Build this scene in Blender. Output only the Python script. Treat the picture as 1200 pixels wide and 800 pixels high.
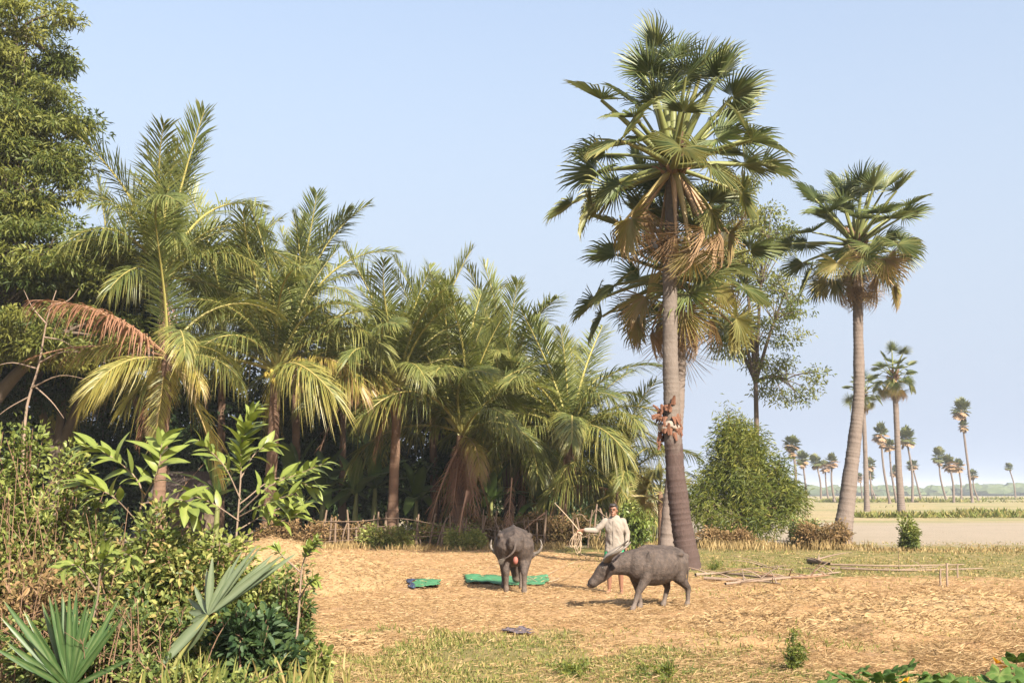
import bpy, math, random
import numpy as np
from mathutils import Vector, Matrix

for o in list(bpy.data.objects): bpy.data.objects.remove(o)
scene = bpy.context.scene
COL = scene.collection
R = math.radians

# ------------------------------------------------------------------ camera, sky, sun, exposure
CAM_H = 1.85
FOC = 1250.0                                   # focal length in pixels of a 1200 px wide picture
PITCH = math.atan(178.0 / FOC)
cam = bpy.data.objects.new('camera', bpy.data.cameras.new('camera'))
COL.objects.link(cam)
cam.data.sensor_width = 36.0
cam.data.lens = 36.0 * FOC / 1200.0
cam.data.clip_end = 8000.0
cam.location = (0, 0, CAM_H)
cam.rotation_euler = (math.pi / 2 + PITCH, 0, 0)
scene.camera = cam

SUN_ELEV = R(36.0)
SUN_AZ = R(30.0)                               # behind the camera, to its right
sdir = Vector((math.cos(SUN_ELEV) * math.sin(SUN_AZ), -math.cos(SUN_ELEV) * math.cos(SUN_AZ), math.sin(SUN_ELEV)))
world = bpy.data.worlds.new('World')
scene.world = world
world.use_nodes = True
wn = world.node_tree
wn.nodes.clear()
wo = wn.nodes.new('ShaderNodeOutputWorld')
wb = wn.nodes.new('ShaderNodeBackground')
sky = wn.nodes.new('ShaderNodeTexSky')
sky.sky_type = 'NISHITA'
sky.sun_disc = False
sky.sun_elevation = SUN_ELEV
sky.sun_rotation = math.atan2(sdir.x, sdir.y)
sky.air_density = 1.8
sky.dust_density = 4.0
sky.ozone_density = 1.0
wb.inputs['Strength'].default_value = 0.082
tint = wn.nodes.new('ShaderNodeMix'); tint.data_type = 'RGBA'; tint.blend_type = 'MULTIPLY'; tint.inputs[0].default_value = 1.0
tint.inputs[7].default_value = (1.02, .99, 1.08, 1)          # milky tropical air
wn.links.new(sky.outputs[0], tint.inputs[6])
# pale haze low over the horizon, the same all the way round
geo = wn.nodes.new('ShaderNodeTexCoord'); sep = wn.nodes.new('ShaderNodeSeparateXYZ'); wn.links.new(geo.outputs['Generated'], sep.inputs[0])
hr = wn.nodes.new('ShaderNodeMapRange'); hr.interpolation_type = 'SMOOTHSTEP'
for i_, v_ in enumerate((.0, .85, .95, .0)): hr.inputs[i_ + 1].default_value = v_
wn.links.new(sep.outputs[2], hr.inputs[0])
hmix = wn.nodes.new('ShaderNodeMix'); hmix.data_type = 'RGBA'; hmix.inputs[7].default_value = (2.5, 2.9, 3.65, 1)
wn.links.new(hr.outputs[0], hmix.inputs[0]); wn.links.new(tint.outputs[2], hmix.inputs[6])
wn.links.new(hmix.outputs[2], wb.inputs['Color'])
wn.links.new(wb.outputs[0], wo.inputs['Surface'])

sun = bpy.data.objects.new('sun', bpy.data.lights.new('sun', 'SUN'))
COL.objects.link(sun)
sun.data.energy = 5.0
sun.data.angle = R(0.6)
sun.data.color = (1.0, 0.915, 0.785)
sun.rotation_euler = (-sdir).to_track_quat('-Z', 'Y').to_euler()

vs = scene.view_settings
vs.view_transform = 'Standard'
vs.look = 'None'
vs.gamma = 1.0
vs.use_curve_mapping = False
vs.exposure = 1.6

# ------------------------------------------------------------------ helpers
rng = np.random.default_rng(11)
random.seed(11)
CP, SP = math.cos(PITCH), math.sin(PITCH)

def ray(px, py):
    u = (px - 600) / FOC
    v = (400 - py) / FOC
    return u, CP - v * SP, SP + v * CP

def at(px, py, D):
    """the point that stands D metres away along the view direction on the ground plan"""
    x, y, z = ray(px, py)
    t = D / y
    return np.array((x * t, D, CAM_H + z * t))

def gp(px, py):
    x, y, z = ray(px, py)
    t = -CAM_H / z
    return np.array((x * t, y * t, 0.0))

def unit(v):
    v = np.asarray(v, float)
    return v / np.maximum(np.linalg.norm(v, axis=-1, keepdims=True), 1e-9)

_lat = np.random.default_rng(5).random((256, 256))
def vnoise(x, y, s=0):
    x = np.asarray(x, float) + s * 17.3; y = np.asarray(y, float) + s * 9.7
    xi = np.floor(x).astype(int); yi = np.floor(y).astype(int)
    fx = x - xi; fy = y - yi
    fx = fx * fx * (3 - 2 * fx); fy = fy * fy * (3 - 2 * fy)
    a = _lat[xi % 256, yi % 256]; b = _lat[(xi + 1) % 256, yi % 256]
    c = _lat[xi % 256, (yi + 1) % 256]; d = _lat[(xi + 1) % 256, (yi + 1) % 256]
    return (a * (1 - fx) + b * fx) * (1 - fy) + (c * (1 - fx) + d * fx) * fy
def fbm(x, y, s=0, o=4):
    r = 0; a = 0.5; x = np.asarray(x, float); y = np.asarray(y, float)
    for i in range(o):
        r = r + a * vnoise(x, y, s + i); x = x * 2.03; y = y * 2.03; a *= 0.5
    return r
def sstep(a, b, x):
    t = np.clip((np.asarray(x, float) - a) / (b - a), 0, 1)
    return t * t * (3 - 2 * t)

class MB:
    """collects verts / faces / tint into one mesh"""
    def __init__(s): s.V = []; s.F = []; s.T = []; s.M = []; s.n = 0
    def add(s, V, F, tint=0.5, mat=0):
        V = np.asarray(V, float).reshape(-1, 3)
        F = np.asarray(F, int)
        s.V.append(V); s.F.append(F + s.n)
        t = np.empty(len(V)); t[:] = tint
        s.T.append(t); s.M.append(np.full(len(F), mat, int))
        s.n += len(V)
        return s
    def mesh(s, name, mats=(), smooth=False):
        me = bpy.data.meshes.new(name)
        if not s.V: return me
        V = np.concatenate(s.V)
        me.vertices.add(len(V)); me.vertices.foreach_set('co', V.astype(np.float32).ravel())
        loops = np.concatenate([f.ravel() for f in s.F])
        tot = np.concatenate([np.full(len(f), f.shape[1], int) for f in s.F])
        st = np.concatenate(([0], np.cumsum(tot)[:-1]))
        me.loops.add(len(loops)); me.loops.foreach_set('vertex_index', loops.astype(np.int32))
        me.polygons.add(len(tot))
        me.polygons.foreach_set('loop_start', st.astype(np.int32))
        me.polygons.foreach_set('loop_total', tot.astype(np.int32))
        me.polygons.foreach_set('material_index', np.concatenate(s.M).astype(np.int32))
        me.polygons.foreach_set('use_smooth', np.full(len(tot), smooth))
        a = me.attributes.new('tint', 'FLOAT', 'POINT')
        a.data.foreach_set('value', np.concatenate(s.T).astype(np.float32))
        for m in mats: me.materials.append(m)
        me.update(calc_edges=True)
        me.validate()
        return me

def link(name, me, parent=None, loc=(0, 0, 0), rot=(0, 0, 0), scale=1.0):
    o = bpy.data.objects.new(name, me)
    COL.objects.link(o)
    o.location = tuple(loc); o.rotation_euler = tuple(rot); o.color = (.1, 0, 0, 1)
    o.scale = (scale,) * 3 if not hasattr(scale, '__len__') else tuple(scale)
    if parent is not None: o.parent = parent
    return o
def tag(o, label, cat, group=None, kind=None):
    o['label'] = label; o['category'] = cat
    if group: o['group'] = group
    if kind: o['kind'] = kind
    return o
def thing(name, label, cat, loc, group=None, rotz=0.0, scale=1.0):
    return tag(link(name, None, None, loc, (0, 0, rotz), scale), label, cat, group)
def struct(name, me, **k):
    o = link(name, me, **k); o['kind'] = 'structure'; return o

# ---- geometry pieces
def tube(pts, rad, n=8, caps=True, ell=None, twist=None):
    """a tube along pts; rad per point; ell = (a, b) scale of the two cross axes per point"""
    P = np.asarray(pts, float); m = len(P)
    rad = np.broadcast_to(np.asarray(rad, float), (m,))
    T = unit(np.gradient(P, axis=0))
    up = np.array((0, 0, 1.0))
    ref = up if abs(T[:, 2]).mean() < 0.85 else np.array((0, 1.0, 0))
    A = unit(np.cross(ref, T)); B = np.cross(T, A)
    a = np.linspace(0, 2 * math.pi, n, endpoint=False)
    ea = np.ones(m) if ell is None else np.asarray(ell, float)[:, 0]
    eb = np.ones(m) if ell is None else np.asarray(ell, float)[:, 1]
    V = P[:, None] + rad[:, None, None] * ((ea[:, None] * np.cos(a))[..., None] * A[:, None] + (eb[:, None] * np.sin(a))[..., None] * B[:, None])
    V = V.reshape(-1, 3)
    i = np.arange(m - 1)[:, None] * n; j = np.arange(n)[None]; k = (np.arange(n) + 1)[None] % n
    F = np.stack([i + j, i + k, i + n + k, i + n + j], -1).reshape(-1, 4)
    return V, F
def capped(pts, rad, n=10, ell=None):
    """closed tube with rounded ends, for remeshing"""
    P = [np.asarray(p, float) for p in pts]; r = list(np.broadcast_to(np.asarray(rad, float), (len(P),)))
    e = [(1, 1)] * len(P) if ell is None else list(ell)
    d0 = unit(P[0] - P[1]); d1 = unit(P[-1] - P[-2])
    Q = [P[0] + d0 * r[0] * .95, P[0] + d0 * r[0] * .6] + P + [P[-1] + d1 * r[-1] * .6, P[-1] + d1 * r[-1] * .95]
    rr = [r[0] * .25, r[0] * .78] + r + [r[-1] * .78, r[-1] * .25]
    ee = [e[0], e[0]] + e + [e[-1], e[-1]]
    V, F = tube(Q, rr, n, ell=ee)
    nv = len(V)
    V = np.vstack([V, Q[0], Q[-1]])
    j = np.arange(n); k = (j + 1) % n
    b = (len(Q) - 1) * n
    T = np.vstack([np.stack([k, j, np.full(n, nv)], -1), np.stack([b + j, b + k, np.full(n, nv + 1)], -1)])
    return [(V, F), (None, T)]
def ellipsoid(c, r, nu=14, nv=9, rot=None):
    u = np.linspace(0, 2 * math.pi, nu, endpoint=False); v = np.linspace(-math.pi / 2, math.pi / 2, nv)[1:-1]
    V = [(0, 0, -1)]
    for b in v: V += [(math.cos(b) * math.cos(a), math.cos(b) * math.sin(a), math.sin(b)) for a in u]
    V.append((0, 0, 1)); V = np.array(V) * np.asarray(r, float)
    if rot is not None: V = V @ np.array(Matrix.Rotation(rot[0], 3, rot[1])).T
    V = V + np.asarray(c, float)
    Q = []; T = []
    m = len(v)
    for j in range(nu):
        k = (j + 1) % nu
        T.append((0, 1 + k, 1 + j)); T.append((1 + (m - 1) * nu + j, 1 + (m - 1) * nu + k, len(V) - 1))
        for i in range(m - 1): Q.append((1 + i * nu + j, 1 + i * nu + k, 1 + (i + 1) * nu + k, 1 + (i + 1) * nu + j))
    return V, np.array(Q), np.array(T)
def box(c, s, rz=0.0):
    V = np.array([(x, y, z) for x in (-.5, .5) for y in (-.5, .5) for z in (-.5, .5)]) * np.asarray(s, float)
    V = V @ np.array(Matrix.Rotation(rz, 3, 'Z')).T + np.asarray(c, float)
    F = np.array([(0, 1, 3, 2), (4, 6, 7, 5), (0, 4, 5, 1), (2, 3, 7, 6), (0, 2, 6, 4), (1, 5, 7, 3)])
    return V, F
def bez(p0, p1, p2, n=8):
    t = np.linspace(0, 1, n)[:, None]
    return (1 - t) ** 2 * np.asarray(p0, float) + 2 * t * (1 - t) * np.asarray(p1, float) + t * t * np.asarray(p2, float)
def spline(pts, n=20):
    P = np.asarray(pts, float); m = len(P)
    t = np.linspace(0, m - 1, n)
    Q = np.vstack([2 * P[0] - P[1], P, 2 * P[-1] - P[-2]])
    i = np.minimum(t.astype(int), m - 2); f = (t - i)[:, None]
    a, b, c, d = Q[i], Q[i + 1], Q[i + 2], Q[i + 3]
    return .5 * (2 * b + (c - a) * f + (2 * a - 5 * b + 4 * c - d) * f ** 2 + (3 * b - a - 3 * c + d) * f ** 3)

def leaf_batch(P, D, N, L, W, tint, fold=0.25, six=False, droop=0.0):
    """many leaves at once; returns V, F, tint"""
    P = np.asarray(P, float); n = len(P)
    D = unit(D); S = unit(np.cross(D, N)); N = np.cross(S, D)
    L = np.broadcast_to(L, (n,))[:, None]; W = np.broadcast_to(W, (n,))[:, None] * .5
    tint = np.broadcast_to(tint, (n,))
    dz = np.array((0, 0, -1.0)) * L * droop
    if not six:
        V = np.stack([P, P + D * L * .5 + S * W + N * W * fold, P + D * L + dz, P + D * L * .5 - S * W + N * W * fold], 1)
        b = np.arange(n)[:, None] * 4
        F = np.concatenate([b + np.array([[0, 1, 2]]), b + np.array([[0, 2, 3]])])
        return V.reshape(-1, 3), F, np.repeat(tint, 4)
    V = np.stack([P, P + D * L * .3 + S * W * .9 + N * W * fold, P + D * L * .68 + S * W * .8 + N * W * fold + dz * .4, P + D * L + dz,
                  P + D * L * .68 - S * W * .8 + N * W * fold + dz * .4, P + D * L * .3 - S * W * .9 + N * W * fold], 1)
    b = np.arange(n)[:, None] * 6
    F = np.concatenate([b + np.array([[0, 1, 2, 3]]), b + np.array([[0, 3, 4, 5]])])
    return V.reshape(-1, 3), F, np.repeat(tint, 6)
def rdir(n, up=0.0, g=rng):
    v = unit(g.normal(size=(n, 3))); v[:, 2] += up
    return unit(v)

# ------------------------------------------------------------------ materials
class NT:
    def __init__(s, name):
        s.m = bpy.data.materials.new(name); s.m.use_nodes = True
        s.t = s.m.node_tree; s.t.nodes.clear()
        s.out = s.t.nodes.new('ShaderNodeOutputMaterial')
    def n(s, kind, **k):
        x = s.t.nodes.new('ShaderNode' + kind)
        for a, b in k.items():
            if a.startswith('i_'): s.set(x.inputs[a[2:].replace('_', ' ')], b)
            else: setattr(x, a, b)
        return x
    def set(s, sock, v):
        if hasattr(v, 'is_output') or isinstance(v, bpy.types.NodeSocket): s.t.links.new(v, sock)
        else:
            if hasattr(sock.default_value, '__len__') and hasattr(v, '__len__') and len(v) == 3 and len(sock.default_value) == 4: v = tuple(v) + (1,)
            sock.default_value = v
    def ramp(s, fac, stops, interp='LINEAR'):
        r = s.t.nodes.new('ShaderNodeValToRGB'); e = r.color_ramp.elements; r.color_ramp.interpolation = interp
        while len(e) < len(stops): e.new(0.5)
        for q, (p, c) in zip(e, stops): q.position = p; q.color = tuple(c) + (1,)
        s.set(r.inputs[0], fac); return r.outputs[0]
    def mix(s, fac, a, b, blend='MIX'):
        x = s.t.nodes.new('ShaderNodeMix'); x.data_type = 'RGBA'; x.blend_type = blend
        s.set(x.inputs[0], fac); s.set(x.inputs[6], a); s.set(x.inputs[7], b); return x.outputs[2]
    def math(s, op, a, b=0.0, c=None, clamp=False):
        x = s.t.nodes.new('ShaderNodeMath'); x.operation = op; x.use_clamp = clamp
        s.set(x.inputs[0], a); s.set(x.inputs[1], b)
        if c is not None: s.set(x.inputs[2], c)
        return x.outputs[0]
    def noise(s, scale, detail=4, rough=.55, vec=None, dist=0.0):
        x = s.n('TexNoise'); x.inputs['Scale'].default_value = scale; x.inputs['Detail'].default_value = detail
        x.inputs['Roughness'].default_value = rough; x.inputs['Distortion'].default_value = dist
        if vec is not None: s.set(x.inputs['Vector'], vec)
        return x.outputs[0]
    def obj(s): return s.n('TexCoord').outputs['Object']
    def attr(s, name): return s.n('Attribute', attribute_name=name).outputs['Fac']
    def bump(s, h, strength=.4, dist=.02):
        x = s.n('Bump'); x.inputs['Strength'].default_value = strength; x.inputs['Distance'].default_value = dist
        s.set(x.inputs['Height'], h); return x.outputs[0]
    def pbr(s, col, rough=.8, spec=.25, normal=None, **k):
        b = s.n('BsdfPrincipled'); s.set(b.inputs['Base Color'], col); s.set(b.inputs['Roughness'], rough)
        b.inputs['Specular IOR Level'].default_value = spec
        if normal is not None: s.set(b.inputs['Normal'], normal)
        for a, v in k.items(): s.set(b.inputs[a.replace('_', ' ')], v)
        return b.outputs[0]
    def done(s, sh): s.t.links.new(sh, s.out.inputs['Surface']); return s.m

def leaf_mat(name, stops, trans=.28, rough=.5, spec=.3, var=.18, age=None):
    """stops: colours over the per-leaf tint; age: (yellow, brown) colours driven by the object's colour"""
    m = NT(name)
    t = m.attr('tint')
    oi = m.n('ObjectInfo')
    t2 = m.math('ADD', t, m.math('MULTIPLY', m.math('SUBTRACT', oi.outputs['Random'], .5), var), clamp=True)
    c = m.ramp(t2, stops)
    if age is not None:
        a = m.n('SeparateColor'); m.set(a.inputs[0], oi.outputs['Color'])
        ag = m.math('ADD', a.outputs[0], m.math('MULTIPLY', m.math('SUBTRACT', t, .5), .5), clamp=True)
        f1 = m.ramp(ag, [(.25, (0, 0, 0)), (.55, (1, 1, 1))]); f2 = m.ramp(ag, [(.62, (0, 0, 0)), (.85, (1, 1, 1))])
        c = m.mix(f1, c, age[0]); c = m.mix(f2, c, age[1])
    nz = m.noise(9.0, 2, vec=m.obj())
    c = m.mix(m.math('MULTIPLY', nz, .45), c, m.mix(1.0, c, (.55, .6, .45), 'MULTIPLY'))
    p = m.pbr(c, rough, spec)
    tr = m.n('BsdfTranslucent'); m.set(tr.inputs[0], m.mix(1.0, c, (1.25, 1.2, .7), 'MULTIPLY'))
    mx = m.n('MixShader'); mx.inputs[0].default_value = trans
    m.t.links.new(p, mx.inputs[1]); m.t.links.new(tr.outputs[0], mx.inputs[2])
    return m.done(mx.outputs[0])
def bark_mat(name, c0, c1, scale=6.0, zs=1.0, bump=.5, low=None):
    m = NT(name); v = m.n('Mapping'); m.set(v.inputs[0], m.obj()); v.inputs['Scale'].default_value = (1, 1, zs)
    n1 = m.noise(scale, 6, .65, v.outputs[0]); n2 = m.noise(scale * 6, 3, .6, v.outputs[0])
    c = m.mix(n1, c0, c1)
    c = m.mix(m.math('MULTIPLY', n2, .5), c, m.mix(1.0, c, (.45, .42, .4), 'MULTIPLY'))
    if low:
        z = m.n('SeparateXYZ'); m.set(z.inputs[0], m.obj())
        f = m.math('ADD', m.math('MULTIPLY', m.math('SUBTRACT', low[0], z.outputs[2]), 1.2), m.math('MULTIPLY', m.math('SUBTRACT', n1, .5), 3.0), clamp=True)
        c = m.mix(f, c, m.mix(n2, low[1], low[2]))
    return m.done(m.pbr(c, .9, .15, m.bump(m.math('ADD', n1, m.math('MULTIPLY', n2, .5)), bump, .03)))
def plain_mat(name, c0, c1, scale=8.0, rough=.75, spec=.25, bump=.2, dist=.01):
    m = NT(name); n1 = m.noise(scale, 5, .6, m.obj())
    return m.done(m.pbr(m.mix(n1, c0, c1), rough, spec, m.bump(n1, bump, dist)))

M = {}
M['coco'] = leaf_mat('coconut_leaflet', [(0, (.06, .085, .026)), (.5, (.14, .16, .045)), (1, (.27, .255, .085))], .35, .42, .4, .3, age=((.30, .25, .06), (.28, .145, .09)))
M['rachis'] = leaf_mat('coconut_rachis', [(0, (.20, .20, .06)), (1, (.32, .26, .08))], .0, .5, .3, .2, age=((.33, .25, .09), (.28, .16, .10)))
M['fan'] = leaf_mat('sugar_palm_blade', [(0, (.04, .066, .024)), (.5, (.105, .135, .045)), (1, (.25, .245, .10))], .22, .48, .4, .25, age=((.25, .22, .075), (.33, .215, .125)))
M['petiole'] = leaf_mat('sugar_palm_petiole', [(0, (.11, .13, .04)), (1, (.2, .2, .07))], .0, .5, .3, .2, age=((.26, .2, .08), (.3, .19, .11)))
M['fanfar'] = leaf_mat('far_palm_blade', [(0, (.06, .08, .03)), (.45, (.12, .13, .05)), (.7, (.23, .19, .08)), (1, (.33, .21, .13))], .15, .5, .3, .1)
M['trunk_c'] = bark_mat('coconut_bark', (.19, .12, .08), (.11, .068, .047), 5, .6, .8)
M['trunk_s'] = bark_mat('sugar_palm_bark', (.2, .16, .135), (.115, .093, .08), 4, .5, .8)
M['trunk_main'] = bark_mat('sugar_palm_bark_scarred', (.175, .145, .122), (.10, .082, .07), 4, .5, .9, low=(3.5, (.08, .053, .045), (.04, .028, .025)))
M['bark'] = bark_mat('grey_bark', (.15, .115, .085), (.085, .065, .05), 7, .4)
M['twig'] = bark_mat('dry_twig', (.26, .16, .10), (.16, .1, .065), 12, .4)
M['deadwood'] = bark_mat('bleached_deadwood', (.3, .225, .17), (.17, .12, .085), 9, .4)
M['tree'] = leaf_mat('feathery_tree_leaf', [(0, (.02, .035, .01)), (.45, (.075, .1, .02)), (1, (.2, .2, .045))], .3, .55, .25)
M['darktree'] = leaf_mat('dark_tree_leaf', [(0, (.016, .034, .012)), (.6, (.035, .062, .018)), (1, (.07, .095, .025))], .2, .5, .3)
M['shrub'] = leaf_mat('shrub_leaf', [(0, (.05, .08, .022)), (.4, (.14, .175, .045)), (.75, (.29, .29, .09)), (1, (.30, .17, .08))], .28, .5, .3)
M['shrub_light'] = leaf_mat('light_shrub_leaf', [(0, (.07, .10, .025)), (.5, (.18, .21, .05)), (1, (.33, .32, .1))], .3, .5, .3)
M['shrub_dark'] = leaf_mat('glossy_dark_leaf', [(0, (.018, .04, .016)), (.6, (.04, .075, .027)), (1, (.085, .12, .04))], .2, .55, .3)
M['shrub_dry'] = leaf_mat('withered_leaf', [(0, (.10, .075, .03)), (.5, (.2, .13, .06)), (1, (.3, .19, .1))], .2, .7, .15)
M['bigleaf'] = leaf_mat('broad_sapling_leaf', [(0, (.10, .14, .03)), (.5, (.19, .23, .05)), (1, (.31, .32, .1))], .32, .42, .4)
M['fanseed'] = leaf_mat('fan_seedling_blade', [(0, (.02, .05, .015)), (.5, (.05, .095, .03)), (.8, (.11, .15, .06)), (1, (.28, .2, .09))], .18, .42, .4, .05)
M['fanpale'] = leaf_mat('pale_fan_blade', [(0, (.06, .09, .04)), (.8, (.17, .2, .125)), (1, (.3, .23, .12))], .18, .4, .4, .05)
M['banana'] = leaf_mat('banana_blade', [(0, (.04, .08, .025)), (1, (.12, .17, .04))], .3, .4, .4)
M['bamboo'] = leaf_mat('feathery_shrub_leaf', [(0, (.04, .065, .014)), (.5, (.115, .14, .024)), (1, (.25, .24, .05))], .3, .5, .3)
M['pumpkin'] = leaf_mat('pumpkin_leaf', [(0, (.04, .085, .02)), (.6, (.08, .14, .033)), (1, (.17, .21, .07))], .3, .75, .15, .6)
M['flower'] = leaf_mat('pumpkin_flower', [(0, (.75, .3, .01)), (1, (.85, .45, .02))], .3, .5, .3)
M['grass'] = leaf_mat('short_grass', [(0, (.08, .105, .022)), (.5, (.16, .17, .045)), (.8, (.28, .22, .085)), (1, (.36, .265, .125))], .25, .6, .2)
M['straw'] = leaf_mat('rice_straw', [(0, (.21, .13, .068)), (.5, (.39, .26, .135)), (1, (.52, .375, .22))], .12, .6, .25)
M['drygrass'] = leaf_mat('dry_standing_grass', [(0, (.16, .11, .05)), (.5, (.28, .2, .09)), (1, (.4, .3, .16))], .2, .7, .15)
M['far'] = leaf_mat('far_wood', [(0, (.05, .07, .035)), (1, (.1, .12, .05))], .0, .9, .05)
M['thatch'] = bark_mat('grey_thatch', (.13, .1, .09), (.07, .055, .05), 10, .3)
M['post'] = bark_mat('weathered_post', (.24, .175, .125), (.13, .09, .065), 9, .3)

# ------------------------------------------------------------------ ground
def poly_sd(x, y, poly):
    """signed distance to a polygon on the ground plan, positive inside"""
    x = np.asarray(x, float); y = np.asarray(y, float)
    d = np.full(x.shape, 1e9); ins = np.zeros(x.shape, bool)
    n = len(poly)
    for i in range(n):
        ax, ay = poly[i]; bx, by = poly[(i + 1) % n]
        ex, ey = bx - ax, by - ay
        t = np.clip(((x - ax) * ex + (y - ay) * ey) / (ex * ex + ey * ey), 0, 1)
        d = np.minimum(d, np.hypot(x - ax - t * ex, y - ay - t * ey))
        c = ((ay > y) != (by > y)) & (x < (bx - ax) * (y - ay) / (by - ay + 1e-12) + ax)
        ins ^= c
    return np.where(ins, d, -d)
STRAW = [(-11, 37), (-5, 38), (1.0, 37.0), (2.6, 31), (3.6, 26.5), (5.2, 24.5), (9.5, 24.0), (14, 22.5), (13, 12), (6.0, 10.6), (2.2, 10.7), (2.0, 12.4),
         (0.4, 14.2), (-1.6, 14.8), (-3.4, 15.4), (-6, 16.5), (-9, 24)]
PATCH = [(-3.0, 13.2), (-1.6, 13.0), (-1.5, 14.0), (-2.9, 14.5)]
ROUGH = [(2.0, 12.4), (7.5, 11.5), (9.5, 16.5), (9.0, 20.0), (5, 19.0), (2.2, 17.0)]
def straw_mask(x, y):
    nz = (fbm(x * .55, y * .4, 1) - .47) * 4.5 + (fbm(x * 2.1, y * 1.6, 2) - .47) * 3.0
    a = sstep(-.6, .7, poly_sd(x, y, STRAW) + nz)
    b = sstep(-.2, .5, poly_sd(x, y, PATCH) + nz * .4)
    thin = sstep(.30, .48, fbm(x * .35 + 40, y * .3, 7))
    return np.maximum(a * (.62 + .38 * thin), b)
HEAP = (-3.55, 22.6)
def ground_z(x, y):
    x = np.asarray(x, float); y = np.asarray(y, float)
    near = sstep(90, 38, y) * sstep(60, 30, np.abs(x))
    z = (fbm(x * .5, y * .5, 3) - .47) * .10 + (fbm(x * 2.4, y * 2.4, 4) - .47) * .035
    s = sstep(-.8, .8, poly_sd(x, y, STRAW))
    z += s * (fbm(x * 3.1, y * 3.1, 5) - .40) * .05
    r = sstep(-.8, 1.2, poly_sd(x, y, ROUGH))
    z += r * np.maximum(fbm(x * 1.5, y * 1.7, 6) - .42, 0) * .42
    # low mound of straw left of the buffaloes
    dx = (x - HEAP[0]) / 1.75; dy = (y - HEAP[1]) / 2.6
    return z * near

def axis(lo, hi, step, far, growth=1.22):
    a = list(np.arange(lo, hi + 1e-6, step)); d = step
    while a[-1] < far[1]: d *= growth; a.append(a[-1] + d)
    d = step; b = []
    c = lo
    while c > far[0]: d *= growth; c -= d; b.append(c)
    return np.array(b[::-1] + a)
xs = axis(-11, 14, .16, (-3000, 3000)); ys = axis(8, 40, .16, (-600, 3000))
X, Y = np.meshgrid(xs, ys)
Z = ground_z(X, Y)
mb = MB()
nx = len(xs); ny = len(ys)
ii = (np.arange(ny - 1)[:, None] * nx + np.arange(nx - 1)[None]).ravel()
mb.add(np.stack([X, Y, Z], -1).reshape(-1, 3), np.stack([ii, ii + 1, ii + nx + 1, ii + nx], -1), 0.0)

m = NT('ground_soil_straw_grass')
co = m.obj()
st = m.math('ADD', m.attr('straw'), m.math('MULTIPLY', m.math('SUBTRACT', m.noise(3.0, 6, .65, co), .5), .9), clamp=True)
st = m.ramp(st, [(.32, (0, 0, 0)), (.62, (1, 1, 1))])
fine = m.noise(26.0, 5, .7, co, .6); mid = m.noise(2.2, 5, .6, co); big = m.noise(.35, 4, .6, co)
strawc = m.mix(fine, (.235, .148, .075), (.48, .325, .175))
soil = m.ramp(m.noise(1.15, 6, .68, co), [(.54, (0, 0, 0)), (.68, (.75, .75, .75))])
strawc = m.mix(soil, strawc, m.mix(fine, (.17, .11, .07), (.3, .205, .13)))
strawc = m.mix(m.ramp(mid, [(.35, (0, 0, 0)), (.7, (1, 1, 1))]), m.mix(1.0, strawc, (.82, .74, .66), 'MULTIPLY'), strawc)
grassc = m.mix(m.ramp(mid, [(.38, (0, 0, 0)), (.62, (1, 1, 1))]), (.13, .13, .042), (.28, .215, .1))
grassc = m.mix(fine, m.mix(1.0, grassc, (.6, .6, .55), 'MULTIPLY'), grassc)
# beyond the yard: dry paddy fields, pale soil and stubble
mp = m.n('Mapping'); m.set(mp.inputs[0], co); mp.inputs['Scale'].default_value = (.012, .05, 1)
band = m.noise(1.0, 4, .6, mp.outputs[0])
mp2 = m.n('Mapping'); m.set(mp2.inputs[0], co); mp2.inputs['Scale'].default_value = (.05, .16, 1)
band2 = m.noise(1.0, 5, .65, mp2.outputs[0])
stub = m.mix(m.ramp(band2, [(.46, (0, 0, 0)), (.64, (1, 1, 1))]), (.27, .215, .12), (.14, .155, .06))
bare = m.mix(big, (.21, .18, .135), (.28, .24, .185))
bare = m.mix(m.math('MULTIPLY', fine, .4), bare, (.28, .21, .15))
sy = m.n('SeparateXYZ'); m.set(sy.inputs[0], co)
yy = m.math('ADD', sy.outputs[1], m.math('MULTIPLY', m.math('SUBTRACT', band2, .5), 40.0))
fieldc = m.mix(m.ramp(m.math('DIVIDE', yy, 400.0), [(.16, (0, 0, 0)), (.19, (1, 1, 1))]), bare, stub)
yg = m.math('ADD', sy.outputs[1], m.math('MULTIPLY', m.math('SUBTRACT', m.noise(.5, 4, .6, co), .5), 14.0))
land = m.mix(m.ramp(m.math('DIVIDE', yg, 100.0), [(.37, (0, 0, 0)), (.41, (1, 1, 1))]), grassc, fieldc)
c = m.mix(st, land, strawc)
h = m.math('ADD', m.math('MULTIPLY', fine, .7), m.noise(7.0, 5, .7, co))
M['ground'] = m.done(m.pbr(c, .95, .08, m.bump(h, .8, .05)))
gm = mb.mesh('ground', [M['ground']], smooth=True)
a = gm.attributes.new('straw', 'FLOAT', 'POINT')
a.data.foreach_set('value', straw_mask(X, Y).ravel().astype(np.float32))
struct('ground', gm)

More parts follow.
